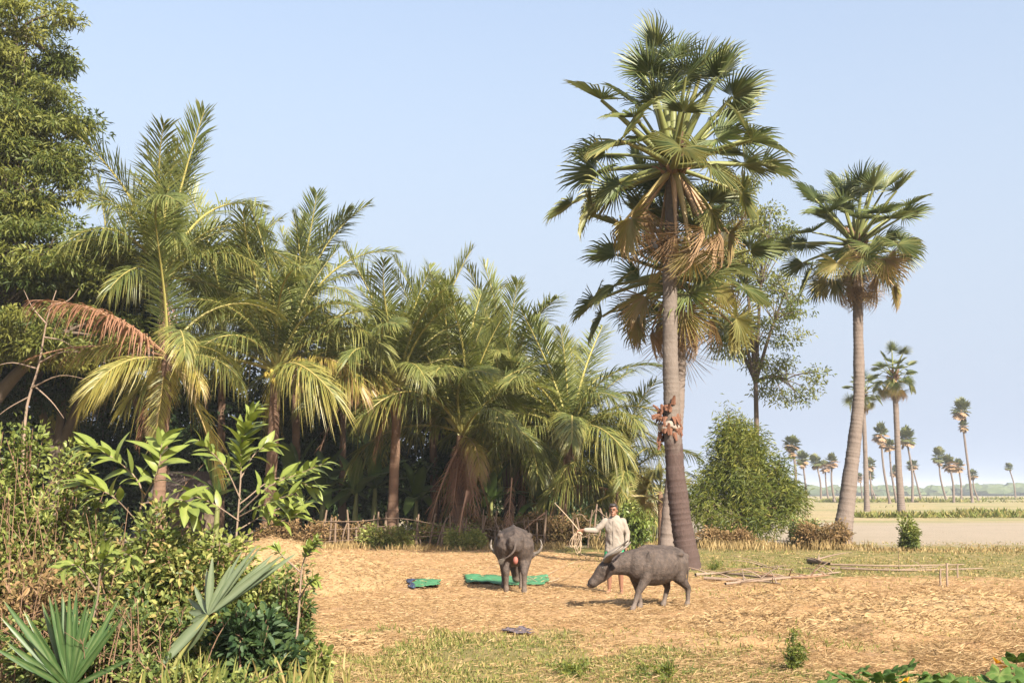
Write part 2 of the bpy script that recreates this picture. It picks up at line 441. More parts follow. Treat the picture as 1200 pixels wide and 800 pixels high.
# loose straw and short grass on it
def scatter(n, g):
    D = 1.0 / g.uniform(1 / 42.0, 1 / 9.5, n) ** 1.0
    x = g.uniform(-.52, .54, n) * D
    return x, D
g = np.random.default_rng(3)
x, y = scatter(380000, g)
k = g.random(len(x)) < np.maximum(straw_mask(x, y) ** 1.5, .10 + .25 * sstep(.5, .62, fbm(x * .8, y * .8, 21))) * (.25 + .75 * sstep(.3, .62, fbm(x * 1.3, y * 1.3, 9)))
x, y = x[k], y[k]; n = len(x)
az = g.uniform(0, math.pi * 2, n); el = g.normal(.03, .16, n) + .25 * sstep(-.5, 1, poly_sd(x, y, ROUGH)) * g.random(n)
D = np.stack([np.cos(az) * np.cos(el), np.sin(az) * np.cos(el), np.sin(el)], -1)
P = np.stack([x, y, ground_z(x, y) + g.uniform(.004, .035, n)], -1)
L = g.uniform(.06, .2, n)
mb = MB(); mb.add(*leaf_batch(P, D, rdir(n, 1.5, g), L, .002 + .00036 * y, np.clip(g.normal(.45, .28, n), 0, 1), fold=.3, droop=.05))
tag(link('loose_straw', mb.mesh('loose_straw', [M['straw']])), 'loose golden rice straw strewn over the threshing yard', 'straw', kind='stuff')
x, y = scatter(150000, g)
k = (g.random(len(x)) > straw_mask(x, y) * 1.15) & (g.random(len(x)) < .25 + sstep(.3, .6, fbm(x * .9, y * .9, 12)))
x, y = x[k], y[k]; n = len(x)
P = np.stack([x, y, ground_z(x, y) - .005], -1)
L = g.uniform(.025, .075, n) * (1 + .9 * sstep(.5, .7, fbm(x * .6, y * .6, 13)))
mb = MB(); mb.add(*leaf_batch(P, rdir(n, 1.0, g) * np.array((1, 1, .8)) + np.array((0, 0, .3)), rdir(n, 0, g), L, .009 + .0006 * y, np.clip(fbm(x * .7, y * .7, 14) * .9 + .2 + g.normal(0, .26, n), 0, 1)))
tag(link('short_grass', mb.mesh('short_grass', [M['grass']])), 'short green and dry grass on the open ground', 'grass', kind='stuff')

# a tousled heap of straw at the left of the yard and lower ones to the right
def straw_heap(x0, y0, a, b, hgt, n, label, seed, tangle=.35):
    g = np.random.default_rng(seed)
    root = thing('straw_heap', label, 'straw heap', (x0, y0, float(ground_z(x0, y0)) - .03), 'straw heaps in the yard')
    N = 46
    u = np.linspace(-1.25, 1.25, N); U, W = np.meshgrid(u, u)
    def hz(U, W):
        r = np.hypot(U, W) * (1 + .35 * (fbm(U * 1.6 + seed, W * 1.6, 3) - .47))
        return hgt * np.clip(1 - r ** 1.7, -.15, 1) * (.8 + .4 * fbm(U * 3 + seed, W * 3, 6)) + (fbm(U * 7, W * 7, 8) - .47) * .16 * hgt ** .5 * (r < 1)
    mb = MB(); i = (np.arange(N - 1)[:, None] * N + np.arange(N - 1)[None]).ravel()
    mb.add(np.stack([U * a, W * b, hz(U, W)], -1).reshape(-1, 3), np.stack([i, i + 1, i + N + 1, i + N], -1), .35)
    link('packed_straw', mb.mesh('packed_straw', [M['straw']], True), root)
    r = np.sqrt(g.random(n)) * 1.15; t = g.uniform(0, 6.283, n); U = r * np.cos(t); W = r * np.sin(t)
    az = g.uniform(0, 6.283, n); el = g.normal(.1, tangle, n)
    D = np.stack([np.cos(az) * np.cos(el), np.sin(az) * np.cos(el), np.sin(el)], -1)
    mb = MB(); mb.add(*leaf_batch(np.stack([U * a, W * b, np.maximum(hz(U, W), 0) + g.uniform(0, .05, n)], -1), D, rdir(n, 1, g), g.uniform(.06, .2, n), .006, np.clip(g.normal(.5, .28, n), 0, 1), droop=.15))
    o = link('straw_strands', mb.mesh('straw_strands', [M['straw']]), root); o['kind'] = 'stuff'
straw_heap(HEAP[0] - .3, HEAP[1] + .2, 1.7, 2.6, .62, 9000, 'largest tousled straw heap, beside the shrubs at the left', 1)
straw_heap(-6.1, 27.5, 1.5, 2.0, .75, 4000, 'pale straw heap half hidden behind the leafy sapling', 2)
straw_heap(-2.15, 13.7, .6, .55, .12, 2500, 'small low straw heap on the grass near the dark shrub', 3, .25)
straw_heap(5.1, 15.4, 1.3, 1.1, .24, 4500, 'rough brown straw heap nearest the pumpkin vine', 4)
straw_heap(3.4, 15.8, .8, .8, .15, 2500, 'low straw heap behind the tall thin weed', 5)
straw_heap(7.3, 17.6, 1.6, 1.3, .26, 4500, 'straw heap at the right edge below the lying poles', 6)
straw_heap(5.3, 19.3, 1.2, 1.0, .16, 2500, 'flattened straw heap in front of the fallen branches', 7)

# ------------------------------------------------------------------ far wood on the horizon
g = np.random.default_rng(8)
mb = MB()
for i in range(420):
    D = g.uniform(800, 1150); x = g.uniform(-.62, .62) * D
    hgt = g.uniform(4.5, 9.5) * (.8 + .5 * vnoise(x * .006, 0, 3)); r = g.uniform(7, 16)
    V, Q, T = ellipsoid((x, D, hgt * .45), (r, r * .8, hgt * .6), 9, 6)
    V = V + g.normal(0, .9, V.shape)
    tn = g.random(len(V)); b = mb.n
    mb.add(V, Q, tn); mb.V.append(np.zeros((0, 3))); mb.F.append(T + b); mb.T.append(np.zeros(0)); mb.M.append(np.zeros(len(T), int))
tag(link('far_wood', mb.mesh('far_wood', [M['far']])), 'far low belt of hazy trees along the horizon', 'wood', kind='stuff')
# low green strips of bank grass across the fields
mb = MB()
for (px0, px1, D, n) in ((1000, 1230, 84, 2200), (1090, 1240, 120, 1600), (930, 1060, 150, 1500), (960, 1240, 230, 2500), (1120, 1240, 105, 900), (930, 1240, 330, 2500)):
    x = g.uniform((px0 - 600) / FOC * D, (px1 - 600) / FOC * D, n); y = D + g.normal(0, D * .015, n) + 2.5 * vnoise(x * .1, 0, int(D))
    L = g.uniform(.3, .8, n) * (D / 110) ** .5 * sstep(.2, .6, vnoise(x * 8 / D, y * .1, 4))
    mb.add(*leaf_batch(np.stack([x, y, np.zeros(n)], -1), rdir(n, 1.0, g), rdir(n, 0, g), L, L * .28, g.uniform(.1, .75, n)))
tag(link('bank_grass', mb.mesh('bank_grass', [M['grass']])), 'strips of rough green grass along the field banks', 'grass', kind='stuff')

# ------------------------------------------------------------------ palms
def trunk_mesh(name, pts, r, mat, rings=.16, ridge=.05, n=14, flare=0.0, seed=0):
    """palm trunk with leaf-scar rings"""
    g = np.random.default_rng(seed)
    P0 = spline(pts, 60); seg = np.linalg.norm(np.diff(P0, axis=0), axis=1); s0 = np.concatenate(([0], np.cumsum(seg)))
    Ltot = s0[-1]; k = max(6, int(Ltot / rings))
    s = np.sort(np.concatenate([np.linspace(0, Ltot, k + 1), np.linspace(0, Ltot, k + 1)[:-1] + rings * .7, np.linspace(0, Ltot, k + 1)[:-1] + rings * .86]))
    ph0 = (np.mod(s / (Ltot / k), 1.0) > .6)
    s = np.clip(s + (vnoise(s * 1.3, 0 * s, seed) - .5) * rings * 1.6, 0, Ltot); s = np.maximum.accumulate(s)
    P = np.stack([np.interp(s + np.arange(len(s)) * 1e-4, s0, P0[:, i]) for i in range(3)], -1)
    ph = np.tile([1.0, 0, 0], k + 1)[:len(s)]
    rr = np.interp(s / Ltot, np.linspace(0, 1, len(r)), r)
    ph = ph0
    rr = rr * (1 + ridge * np.where(ph, 1, 0) * g.uniform(.4, 1.3, len(s)) + g.normal(0, .012, len(s)))
    if flare: rr = rr * (1 + flare * np.exp(-s / .35))
    V, F = tube(P, rr, n)
    V = V + (np.stack([fbm(V[:, 2] * 2, V[:, 0] * 6, seed), fbm(V[:, 2] * 2, V[:, 1] * 6, seed + 2), 0 * V[:, 2]], -1) - np.array((.47, .47, 0))) * .05
    mb = MB(); mb.add(V, F)
    return mb.mesh(name, [mat], True)

def frond_mesh(e0, bend, seed, L=4.0, n=98, droop=.5, ll=.98, bare=.15, wid=.034, curl=0.0, ragged=0.0):
    """pinnate coconut frond from the origin along +X, e0 = start elevation, bend = total bow downward"""
    g = np.random.default_rng(seed)
    S = np.linspace(0, 1, 26)
    e = R(e0) - R(bend) * S ** 1.4
    az = R(curl) * S ** 2
    T = np.stack([np.cos(e) * np.cos(az), np.cos(e) * np.sin(az), np.sin(e)], -1)
    P = np.concatenate([[np.zeros(3)], np.cumsum((T[1:] + T[:-1]) / 2 * (L / 25), axis=0)])
    mb = MB()
    r = .042 * (1 - S) ** .8 + .006
    V, F = tube(P, r, 5, ell=np.stack([1 + 1.3 * np.exp(-S * 12), np.ones(26)], -1)); mb.add(V, F, np.repeat(.35 + .5 * S, 5), 1)
    s = np.concatenate([np.linspace(bare, 1, n)] * 2) + g.normal(0, .004, 2 * n); s = np.clip(s, 0, 1)
    side = np.concatenate([np.ones(n), -np.ones(n)])
    if ragged: k = g.random(2 * n) > ragged; s, side = s[k], side[k]
    m_ = len(s)
    B = np.stack([np.interp(s, S, P[:, i]) for i in range(3)], -1); Tg = unit(np.stack([np.interp(s, S, T[:, i]) for i in range(3)], -1))
    lat = unit(np.cross(np.array((0, 0, 1.0)), Tg) + 1e-6 * np.array((0, 1, 0))); up = np.cross(Tg, lat)
    q = (s - bare) / (1 - bare)
    ln = ll * (.42 + .62 * np.sin(np.clip(q * .85 + .15, 0, 1) * math.pi) ** .7) * np.where(q > .9, 1.15 - 1.6 * (q - .9) / .1 * .35, 1) * g.uniform(.85, 1.1, m_)
    al = R(28) + R(38) * q + g.normal(0, .07, m_)
    d = lat * (side * np.cos(al))[:, None] + Tg * np.sin(al)[:, None] + up * (.28 - .1 * q + g.normal(0, .15, m_))[:, None]
    d = unit(d)
    dr = droop * g.uniform(.4, 1.6, m_)
    G = np.array((0, 0, -1.0))
    def pt(t): return B + (d * (ln * t)[:, None] + G * (dr * ln * t ** 2.0)[:, None])
    wv = unit(Tg - d * np.sum(Tg * d, 1)[:, None] + 1e-5)
    ts = (0.0, .35, .7, 1.0); ws = (.5, 1.0, .75, .0)
    rows = []
    for t, w in zip(ts[:3], ws[:3]):
        c = pt(t); rows += [c + wv * wid * .5 * w, c - wv * wid * .5 * w]
    rows.append(pt(1.0))
    V = np.stack(rows, 1).reshape(-1, 3); b = np.arange(m_)[:, None] * 7
    Q = np.concatenate([b + np.array([[0, 1, 3, 2]]), b + np.array([[2, 3, 5, 4]])]); Tt = b + np.array([[4, 5, 6]])
    base = np.clip(g.normal(.42, .13, m_) + .14 * (q - .5), 0, 1)
    tn = np.stack([base, base, base, base, base + .1, base + .1, base + .42], 1).ravel()
    k0 = mb.n
    mb.add(V, Q, np.clip(tn, 0, 1), 0)
    mb.V.append(np.zeros((0, 3))); mb.F.append(Tt + k0); mb.T.append(np.zeros(0)); mb.M.append(np.zeros(len(Tt), int))
    return mb.mesh('frond', [M['coco'], M['rachis']])
FR = {}
for i, (kind, e0, bd, dr) in enumerate((('up', 84, 22, .12), ('up', 78, 40, .2), ('high', 66, 62, .3), ('high', 60, 80, .38), ('mid', 46, 85, .5), ('mid', 38, 78, .55),
                                        ('flat', 20, 70, .65), ('flat', 12, 62, .75), ('low', -8, 55, .8), ('low', -16, 50, .85), ('hang', -52, 30, .7), ('hang', -64, 18, .6))):
    FR.setdefault(kind, []).append(frond_mesh(e0, bd * 1.1, 100 + i, droop=dr * 1.3, curl=(-18, 22)[i % 2], ragged=.07))
FR['plumb'] = [frond_mesh(-76, 8, 140, droop=.25, ll=.8)]
FR['dead'] = [frond_mesh(-58, 26, 150, droop=.9, ll=.6, wid=.035, ragged=.35, n=44), frond_mesh(-70, 14, 151, droop=.8, ll=.5, wid=.03, ragged=.45, n=44)]
FR['deadrise'] = [frond_mesh(40, 48, 153, droop=1.1, ll=.8, wid=.05, ragged=.15, n=60)]
FR['deadside'] = [frond_mesh(14, 40, 152, droop=1.0, ll=.62, wid=.035, ragged=.3, n=46)]

def coconut_palm(label, base_px, crown, D, L=4.0, counts=(4, 7, 7, 6, 4, 2), dead=0, extra=(), r=.17, nuts=0, seed=0, lean=0.0, yellow=0.0):
    g = np.random.default_rng(seed)
    c = at(crown[0], crown[1], D); L = L * 1.14
    bx = (base_px - 600) / FOC * D
    root = thing('coconut_palm', label, 'palm tree', (bx, D, 0), 'coconut palms along the back of the yard')
    top = np.array((c[0] - bx, 0, c[2]))
    mid = top * .5 + np.array((lean, 0, 0))
    link('trunk', trunk_mesh('trunk', [(0, 0, -.15), mid, top], [r * 1.35, r * 1.05, r, r * .95], M['trunk_c'], .13, .07, 12, .5, seed), root)
    phi = g.uniform(0, 6.28)
    k = 0; tot = sum(counts)
    for kind, cnt in zip(('up', 'high', 'mid', 'flat', 'low', 'hang'), counts):
        for j in range(int(round(cnt * 1.12))):
            phi += 2.39996 + g.normal(0, .12)
            me = FR[kind][int(g.integers(len(FR[kind])))]
            o = link('frond', me, root, top + np.array((0, 0, g.uniform(-.15, .15))), (g.normal(0, .16), g.normal(0, .11), phi), L / 4.0 * g.uniform(.8, 1.18) * (1.12 if kind in ('up', 'high') else 1))
            ag = {'up': .06, 'high': .11, 'mid': .17, 'flat': .24, 'low': .34, 'hang': .46}[kind] + g.normal(0, .05) + yellow
            o.color = (float(np.clip(ag, 0, 1)), 0, 0, 1); k += 1
    for j in range(dead):
        phi += 2.39996
        o = link('dead_frond', FR['dead'][j % 2], root, top + np.array((0, 0, -.25)), (0, 0, phi), L / 4.0 * g.uniform(.55, .8)); o.color = (.95, 0, 0, 1)
    for (kind, az, sc, ag) in extra:
        o = link('dead_frond' if ag > .8 else 'frond', FR[kind][0], root, top, (0, 0, R(az)), sc * L / 4.0); o.color = (ag, 0, 0, 1)
    for j in range(nuts):
        a = g.uniform(0, 6.28); rr = g.uniform(.22, .36)
        link('coconut', NUT, root, top + np.array((rr * math.cos(a), rr * math.sin(a), -g.uniform(.05, .5))), (g.uniform(-.4, .4), g.uniform(-.4, .4), a), g.uniform(.85, 1.1))
    return root
mb = MB(); V, Q, T = ellipsoid((0, 0, 0), (.11, .11, .14), 8, 6)
V[:, :2] *= (1 + .08 * np.cos(3 * np.arctan2(V[:, 1], V[:, 0])))[:, None]
mb.add(V, Q); mb.V.append(np.zeros((0, 3))); mb.F.append(T); mb.T.append(np.zeros(0)); mb.M.append(np.zeros(len(T), int))
NUT = mb.mesh('coconut', [plain_mat('coconut_husk', (.4, .33, .06), (.3, .2, .05), 6)], True)

# az: 0 = towards the right of the picture, 180 = left, 270 = towards the camera
coconut_palm('tallest coconut palm at the left with upright plume above the dark tree', 192, (192, 330), 37, 4.2, (7, 8, 6, 3, 1, 0), 1, (('mid', 10, 1.1, .25), ('mid', 168, 1.0, .3)), .15, 0, 21)
coconut_palm('coconut palm bearing yellow nuts with long yellow fronds drooping to the right', 318, (324, 435), 38, 4.1, (3, 5, 6, 2, 0, 0), 0,
             (('flat', -12, 1.08, .55), ('flat', -32, 1.0, .64), ('flat', -20, .95, .68), ('flat', 186, 1.25, .34), ('mid', 160, 1.1, .3)), .19, 9, 22)
coconut_palm('tall coconut palm rising behind the nut bearing palm, against the sky', 352, (346, 378), 44, 4.1, (5, 7, 6, 4, 2, 1), 1, (), .16, 0, 23)
coconut_palm('short coconut palm with a frond hanging straight down behind the left shrubs', 190, (196, 418), 31, 2.9, (1, 1, 3, 2, 2, 1), 1,
             (('plumb', 262, .82, .46), ('low', 196, .85, .52), ('low', 215, .7, .55), ('low', -30, .6, .6), ('deadrise', 206, 1.25, .97), ('deadrise', 222, 1.1, .99), ('deadside', 190, 1.2, .95)), .16, 0, 24, yellow=.06)
coconut_palm('coconut palm with a straight banded trunk beside the banana plants', 461, (466, 452), 37.9, 3.6, (5, 8, 7, 3, 0, 0), 1, (('mid', 170, 1.05, .34), ('high', 20, 1.05, .2)), .16, 0, 25)
coconut_palm('bushy coconut palm with a skirt of dry pink fronds above the stick fence', 536, (541, 510), 39.6, 4.2, (6, 8, 6, 2, 0, 0), 8, (('low', -65, .55, .68), ('plumb', 235, .45, .95), ('plumb', 305, .5, .93)), .2, 0, 26)
coconut_palm('coconut palm behind the bushy one, its plume between two crowns', 598, (590, 470), 46, 4.2, (6, 8, 7, 4, 2, 1), 2, (), .17, 0, 27)
coconut_palm('rightmost tall coconut palm with a slim leaning trunk behind the man', 655, (668, 512), 41, 3.8, (5, 7, 7, 4, 0, 0), 2, (('mid', 5, 1.05, .3), ('flat', 12, 1.0, .42)), .15, 0, 28)
coconut_palm('low coconut palm left of the big sugar palm with orange dry fronds', 718, (722, 575), 42, 3.2, (2, 6, 7, 5, 3, 0), 2, (('deadside', 195, .8, .93), ('deadside', 20, .7, .9), ('flat', 0, .9, .3)), .16, 0, 29)
coconut_palm('coconut palm seen between the straight trunk palm and the bushy palm', 512, (505, 432), 49, 4.1, (5, 8, 6, 4, 2, 0), 1, (), .16, 0, 30)
coconut_palm('coconut palm in the gap right of the tallest palm, lower and darker', 262, (262, 372), 47, 4.3, (5, 7, 7, 4, 1, 0), 1, (), .16, 0, 31)
coconut_palm('coconut palm hidden in shade behind the thatched hut', 235, (118, 372), 43, 3.9, (2, 6, 7, 5, 3, 1), 2, (), .16, 0, 32)
coconut_palm('small coconut palm among the bananas left of the banded trunk', 404, (402, 465), 46, 3.6, (3, 6, 6, 4, 2, 0), 1, (), .14, 0, 33)
coconut_palm('small coconut palm in the shade between the skirt palm and the man', 610, (612, 535), 44, 3.4, (3, 6, 7, 5, 2, 0), 3, (), .14, 0, 34)

# ---- sugar palms (fan leaves)
def fan_mesh(seed, Rb=1.15, nseg=32, spread=150, cup=.25, droop=.12, plane=0.0, dead=False):
    """costapalmate blade from the origin, axis +X, upper side +Z"""
    g = np.random.default_rng(seed); mb = MB()
    th = np.linspace(-R(spread), R(spread), nseg); dth = th[1] - th[0]
    for k, t in enumerate(th):
        rl = Rb * (.80 + .20 * math.cos(t * .6)) * g.uniform(.9, 1.07)
        if dead: rl *= g.uniform(.8, 1.05)
        split = g.uniform(.26, .40) if not dead else g.uniform(.14, .24)
        jt = g.normal(0, .03)
        def p(r, a, z):
            lift = cup * (r / Rb) * (1 - math.cos(a)) * .75 * Rb
            w = droop * (r / Rb) ** 2.2 * Rb
            return (r * math.cos(a), r * math.sin(a), lift + z - w)
        h = dth * (.5 if not dead else .34)
        r1 = rl * split; r2 = rl * .8; f = .055
        V = [p(.02, t, 0), p(r1, t - h, f * r1 * 2), p(r1, t, -f * r1), p(r1, t + h, f * r1 * 2),
             p(r2, t + jt - h * .24, f * r1), p(r2, t + jt, -f * r1 * .6), p(r2, t + jt + h * .24, f * r1), p(rl, t + jt * 1.7, -.03 - g.uniform(0, .12) * (3 if dead else 1))]
        b = float(np.clip(g.normal(.4, .12) + .06 * (k % 2), 0, 1))
        q = mb.n
        mb.add(V, np.array([(1, 4, 5, 2), (2, 5, 6, 3)]), np.array([b + .25, b + .04, b + .12, b + .04, b + .12, b + .2, b + .12, b + .5]))
        mb.V.append(np.zeros((0, 3))); mb.F.append(np.array([(0, 1, 2), (0, 2, 3), (4, 7, 5), (5, 7, 6)]) + q); mb.T.append(np.zeros(0)); mb.M.append(np.zeros(4, int))
    return mb.mesh('fan_blade', [M['fan']])
FAN = [fan_mesh(200 + i, spread=s, cup=c, droop=d) for i, (s, c, d) in enumerate(((108, .3, .03), (122, .45, .05), (98, .2, .07), (115, .55, .03), (104, .35, .10), (128, .25, .05)))]
FAN_DEAD = [fan_mesh(220 + i, spread=s, cup=c, droop=d, dead=True, nseg=30) for i, (s, c, d) in enumerate(((80, -.9, .5), (95, -1.1, .4), (62, -.7, .6)))]
PET = []
for i, (L, bow) in enumerate(((1.35, .10), (1.5, .18), (1.2, .05))):
    mb = MB(); S = np.linspace(0, 1, 7)
    V, F = tube(np.stack([S * L, 0 * S, -bow * S ** 2], -1), .05 - .028 * S, 6, ell=np.stack([1 + .6 * (1 - S), np.ones(7)], -1)); mb.add(V, F, np.repeat(.3 + .4 * S, 6))
    PET.append((mb.mesh('petiole', [M['petiole']], True), L, bow))
def sugar_palm(label, pts, D, r, mat, R_leaf=1.0, live=34, dead=9, seed=0, flare=.45, group='sugar palms', rings=.2, pet=1.0):
    """pts: picture points of the trunk axis from base to crown heart, all at distance D"""
    g = np.random.default_rng(seed)
    W = [at(px, py, D) for px, py in pts]
    base = np.array((W[0][0], D, 0.0))
    Pl = [w - base for w in W]; Pl[0] = np.array((0, 0, -.15))
    root = thing('sugar_palm', label, 'palm tree', base, group)
    link('trunk', trunk_mesh('trunk', Pl, r, mat, rings, .055, 18, flare, seed), root)
    heart = Pl[-1]
    mb = MB()
    for j in range(46):            # old leaf bases wrapped round the heart of the crown
        a = g.uniform(0, 6.28); z = g.uniform(-.35, .45); rr = r[-1] * 1.05
        p = np.array((math.cos(a) * rr, math.sin(a) * rr, z)); o_ = np.array((math.cos(a), math.sin(a), g.uniform(.3, 1.4)))
        V, F = tube([p, p + unit(o_) * .22, p + unit(o_) * .42 + np.array((0, 0, .02))], [.07, .055, .02], 5); mb.add(V, F, .5)
    link('leaf_bases', mb.mesh('leaf_bases', [M['twig']]), root, heart)
    phi = g.uniform(0, 6.28)
    for k in range(live + dead):
        phi += 2.39996 + g.normal(0, .15)
        isdead = k >= live
        q = k / max(1, live - 1)
        if not isdead:
            e = R(88 - 134 * q ** .88 + g.normal(0, 9)); age = .08 + .30 * q ** 2 + g.normal(0, .05)
            if q > .8 and g.random() < .45: age += .3
        else:
            e = R(g.uniform(-72, -42)); age = .8 + g.uniform(0, .2)
        pm, L, bow = PET[int(g.integers(3))]
        s = R_leaf * pet * (g.uniform(.68, 1.12) * (1.28 - .26 * min(q, 1))) * (.8 if isdead else 1)
        rot = Matrix.Rotation(phi, 4, 'Z') @ Matrix.Rotation(-e, 4, 'Y')
        off = heart + np.array((math.cos(phi), math.sin(phi), 0)) * r[-1] * .7 + np.array((0, 0, .25 - .45 * q if not isdead else -.25))
        f = (FAN_DEAD if isdead else FAN); fm = f[int(g.integers(len(f)))]
        # the blade is the part, its stalk the sub-part
        tip = Vector((L * s, 0, -bow * s))
        fold = R(g.uniform(2, 18) + 38 * q * q) if not isdead else R(g.uniform(5, 25))
        roll = g.normal(0, .3)
        Mt = Matrix.Translation(Vector(off)) @ rot @ Matrix.Translation(tip)
        Mb = Mt @ Matrix.Rotation(roll, 4, 'X') @ Matrix.Rotation(fold, 4, 'Y') @ Matrix.Scale(R_leaf * g.uniform(.88, 1.12), 4)
        o = link('dead_frond' if isdead else 'frond', fm, root); o.matrix_local = Mb; o.color = (float(np.clip(age, 0, 1)), 0, 0, 1)
        p = link('petiole', pm, o); p.matrix_local = Mb.inverted() @ (Matrix.Translation(Vector(off)) @ rot @ Matrix.Scale(s, 4)); p.color = o.color
    return root
main_palm = sugar_palm('tallest sugar palm with bundle of dry leaf bases tied round its trunk', [(808, 668), (797, 600), (791, 545), (787, 470), (785, 330), (789, 194)], 26.6,
                       [.28, .235, .2, .18, .175, .17], M['trunk_main'], .93, 50, 10, 41, .25, rings=.14, pet=1.62)
sugar_palm('shorter sugar palm right behind the tallest, crown halfway up its trunk', [(779, 655), (785, 585), (795, 480), (797, 400), (792, 322)], 29.0,
           [.2, .165, .155, .15, .15], M['trunk_s'], .93, 42, 9, 42, .2, pet=1.45, rings=.14)
sugar_palm('slender sugar palm with curved trunk at the field edge on the right', [(985, 640), (996, 560), (1006, 470), (1006, 400), (1003, 288)], 40.0,
           [.34, .265, .205, .178, .165], M['trunk_s'], .93, 48, 8, 43, .35, pet=1.4, rings=.14)
sugar_palm('sugar palm farther out, with round crown right of the slender curved one', [(1057, 604), (1053, 545), (1050, 480), (1047, 442)], 88.0, [.32, .25, .22, .2], M['trunk_s'], .8, 30, 10, 44, .3, pet=1.2)
sugar_palm('sugar palm whose crown shows on both sides of the slender curved trunk', [(1016, 598), (1014, 530), (1011, 462)], 112.0, [.3, .22, .2], M['trunk_s'], .8, 26, 10, 45, .3, pet=1.2)

# far sugar palms: a trunk and a crown each
def far_crown(seed, dead=.35):
    g = np.random.default_rng(seed); mb = MB()
    n = 30
    for k in range(n):
        q = k / n; phi = 2.4 * k + g.normal(0, .2); e = R(85 - 150 * q + g.normal(0, 8))
        d = np.array((math.cos(phi) * math.cos(e), math.sin(phi) * math.cos(e), math.sin(e))); L = g.uniform(.9, 1.3)
        side = unit(np.cross(d, (0, 0, 1.0)) + 1e-4); up = np.cross(side, d)
        c = d * L; t = np.linspace(-2.3, 2.3, 11)
        tn = np.clip(.35 + (.6 if q > 1 - dead else 0) + g.normal(0, .1), 0, 1)
        V, F = tube([d * .1, c], [.05, .03], 4); mb.add(V, F, tn)
        D = np.cos(t)[:, None] * d + np.sin(t)[:, None] * side + .25 * up
        D[:, 2] -= .25 + .5 * q
        mb.add(*leaf_batch(np.repeat(c[None], 11, 0), D, np.repeat(up[None], 11, 0), g.uniform(.8, 1.15, 11), .4, tn))
    return mb.mesh('crown', [M['fanfar']])
FARC = [far_crown(300, .25), far_crown(301, .45), far_crown(302, .3), far_crown(303, .15), far_crown(304, .6)]
FARL = [  # crown x, crown y, base x, distance, crown scale, label
    (1126, 480, 1134, 190, 1.0, 'far lone sugar palm with a second dry tuft below its crown'),
    (1182, 547, 1184, 320, .85, 'smallest far sugar palm alone near the right edge'),
    (1032, 508, 1038, 200, 1.0, 'far sugar palm left of the round crowned one, highest of its cluster'),
    (1042, 522, 1046, 215, .95, 'far sugar palm just left of the round crowned palm trunk'),
    (1062, 513, 1064, 205, 1.0, 'far sugar palm just right of the round crowned palm trunk'),
    (1069, 545, 1075, 260, .9, 'low far sugar palm right of the round crowned palm, lower of two'),
    (1100, 534, 1104, 240, 1.0, 'far sugar palm at the left end of the clump under the lone palm'),
    (1112, 543, 1112, 220, 1.15, 'dense far sugar palm in the middle of the clump under the lone palm'),
    (1123, 546, 1121, 245, .9, 'far sugar palm touching the lone slim trunk on its left'),
    (1140, 556, 1141, 290, .8, 'small far sugar palm right of the lone slim trunk'),
    (940, 537, 942, 230, .95, 'far sugar palm nearest the feathery shrub, of four in a row'),
    (956, 541, 958, 240, .95, 'second far sugar palm from the feathery shrub'),
    (975, 540, 974, 225, 1.0, 'third far sugar palm from the feathery shrub, close to the curved trunk'),
    (967, 547, 967, 270, .9, 'small far sugar palm between the second and third from the shrub'),
    (928, 520, 926, 170, .8, 'far sugar palm with thin crown at the edge of the feathery shrub'),
    (1019, 544, 1018, 270, .9, 'low far sugar palm close right of the curved trunk, upper of two tufts'),
    (1020, 557, 1022, 320, .9, 'lowest far sugar palm close right of the curved trunk'),
    (1048, 552, 1050, 310, .9, 'tiny far sugar palm behind the round crowned palm trunk'),
    (1007, 558, 1006, 330, .8, 'tiny far sugar palm just right of the curved trunk base')]
for i, (cx, cy, bx_, D, s, lab) in enumerate(FARL):
    c = at(cx, cy, D); b = np.array(((bx_ - 600) / FOC * D, D, 0))
    root = thing('sugar_palm', lab, 'palm tree', b, 'far sugar palms in the fields')
    t = c - b
    link('trunk', trunk_mesh('trunk', [(0, 0, -.1), t * .5 + np.array((.5 * math.sin(i * 1.9), 0, 0)), t], [.27, .2, .17], M['trunk_s'], .8, .03, 8, .3, i), root)
    link('crown', FARC[(i * 3) % 5], root, t, (math.sin(i * 2.1) * .2, math.cos(i * 1.7) * .2, i * 1.3), (s * (1 + .18 * math.sin(i * 5.1)), s, s * (1 + .22 * math.cos(i * 3.3))))
    if i % 4 == 2: link('dry_leaf_tuft', FARC[4], root, t * .86, (0, 0, i), (.5, .5, .6))
    if i == 0: link('dry_leaf_tuft', FARC[1], root, t * .83 + np.array((.1, 0, 0)), (0, 0, 2), (.55, .55, .75))

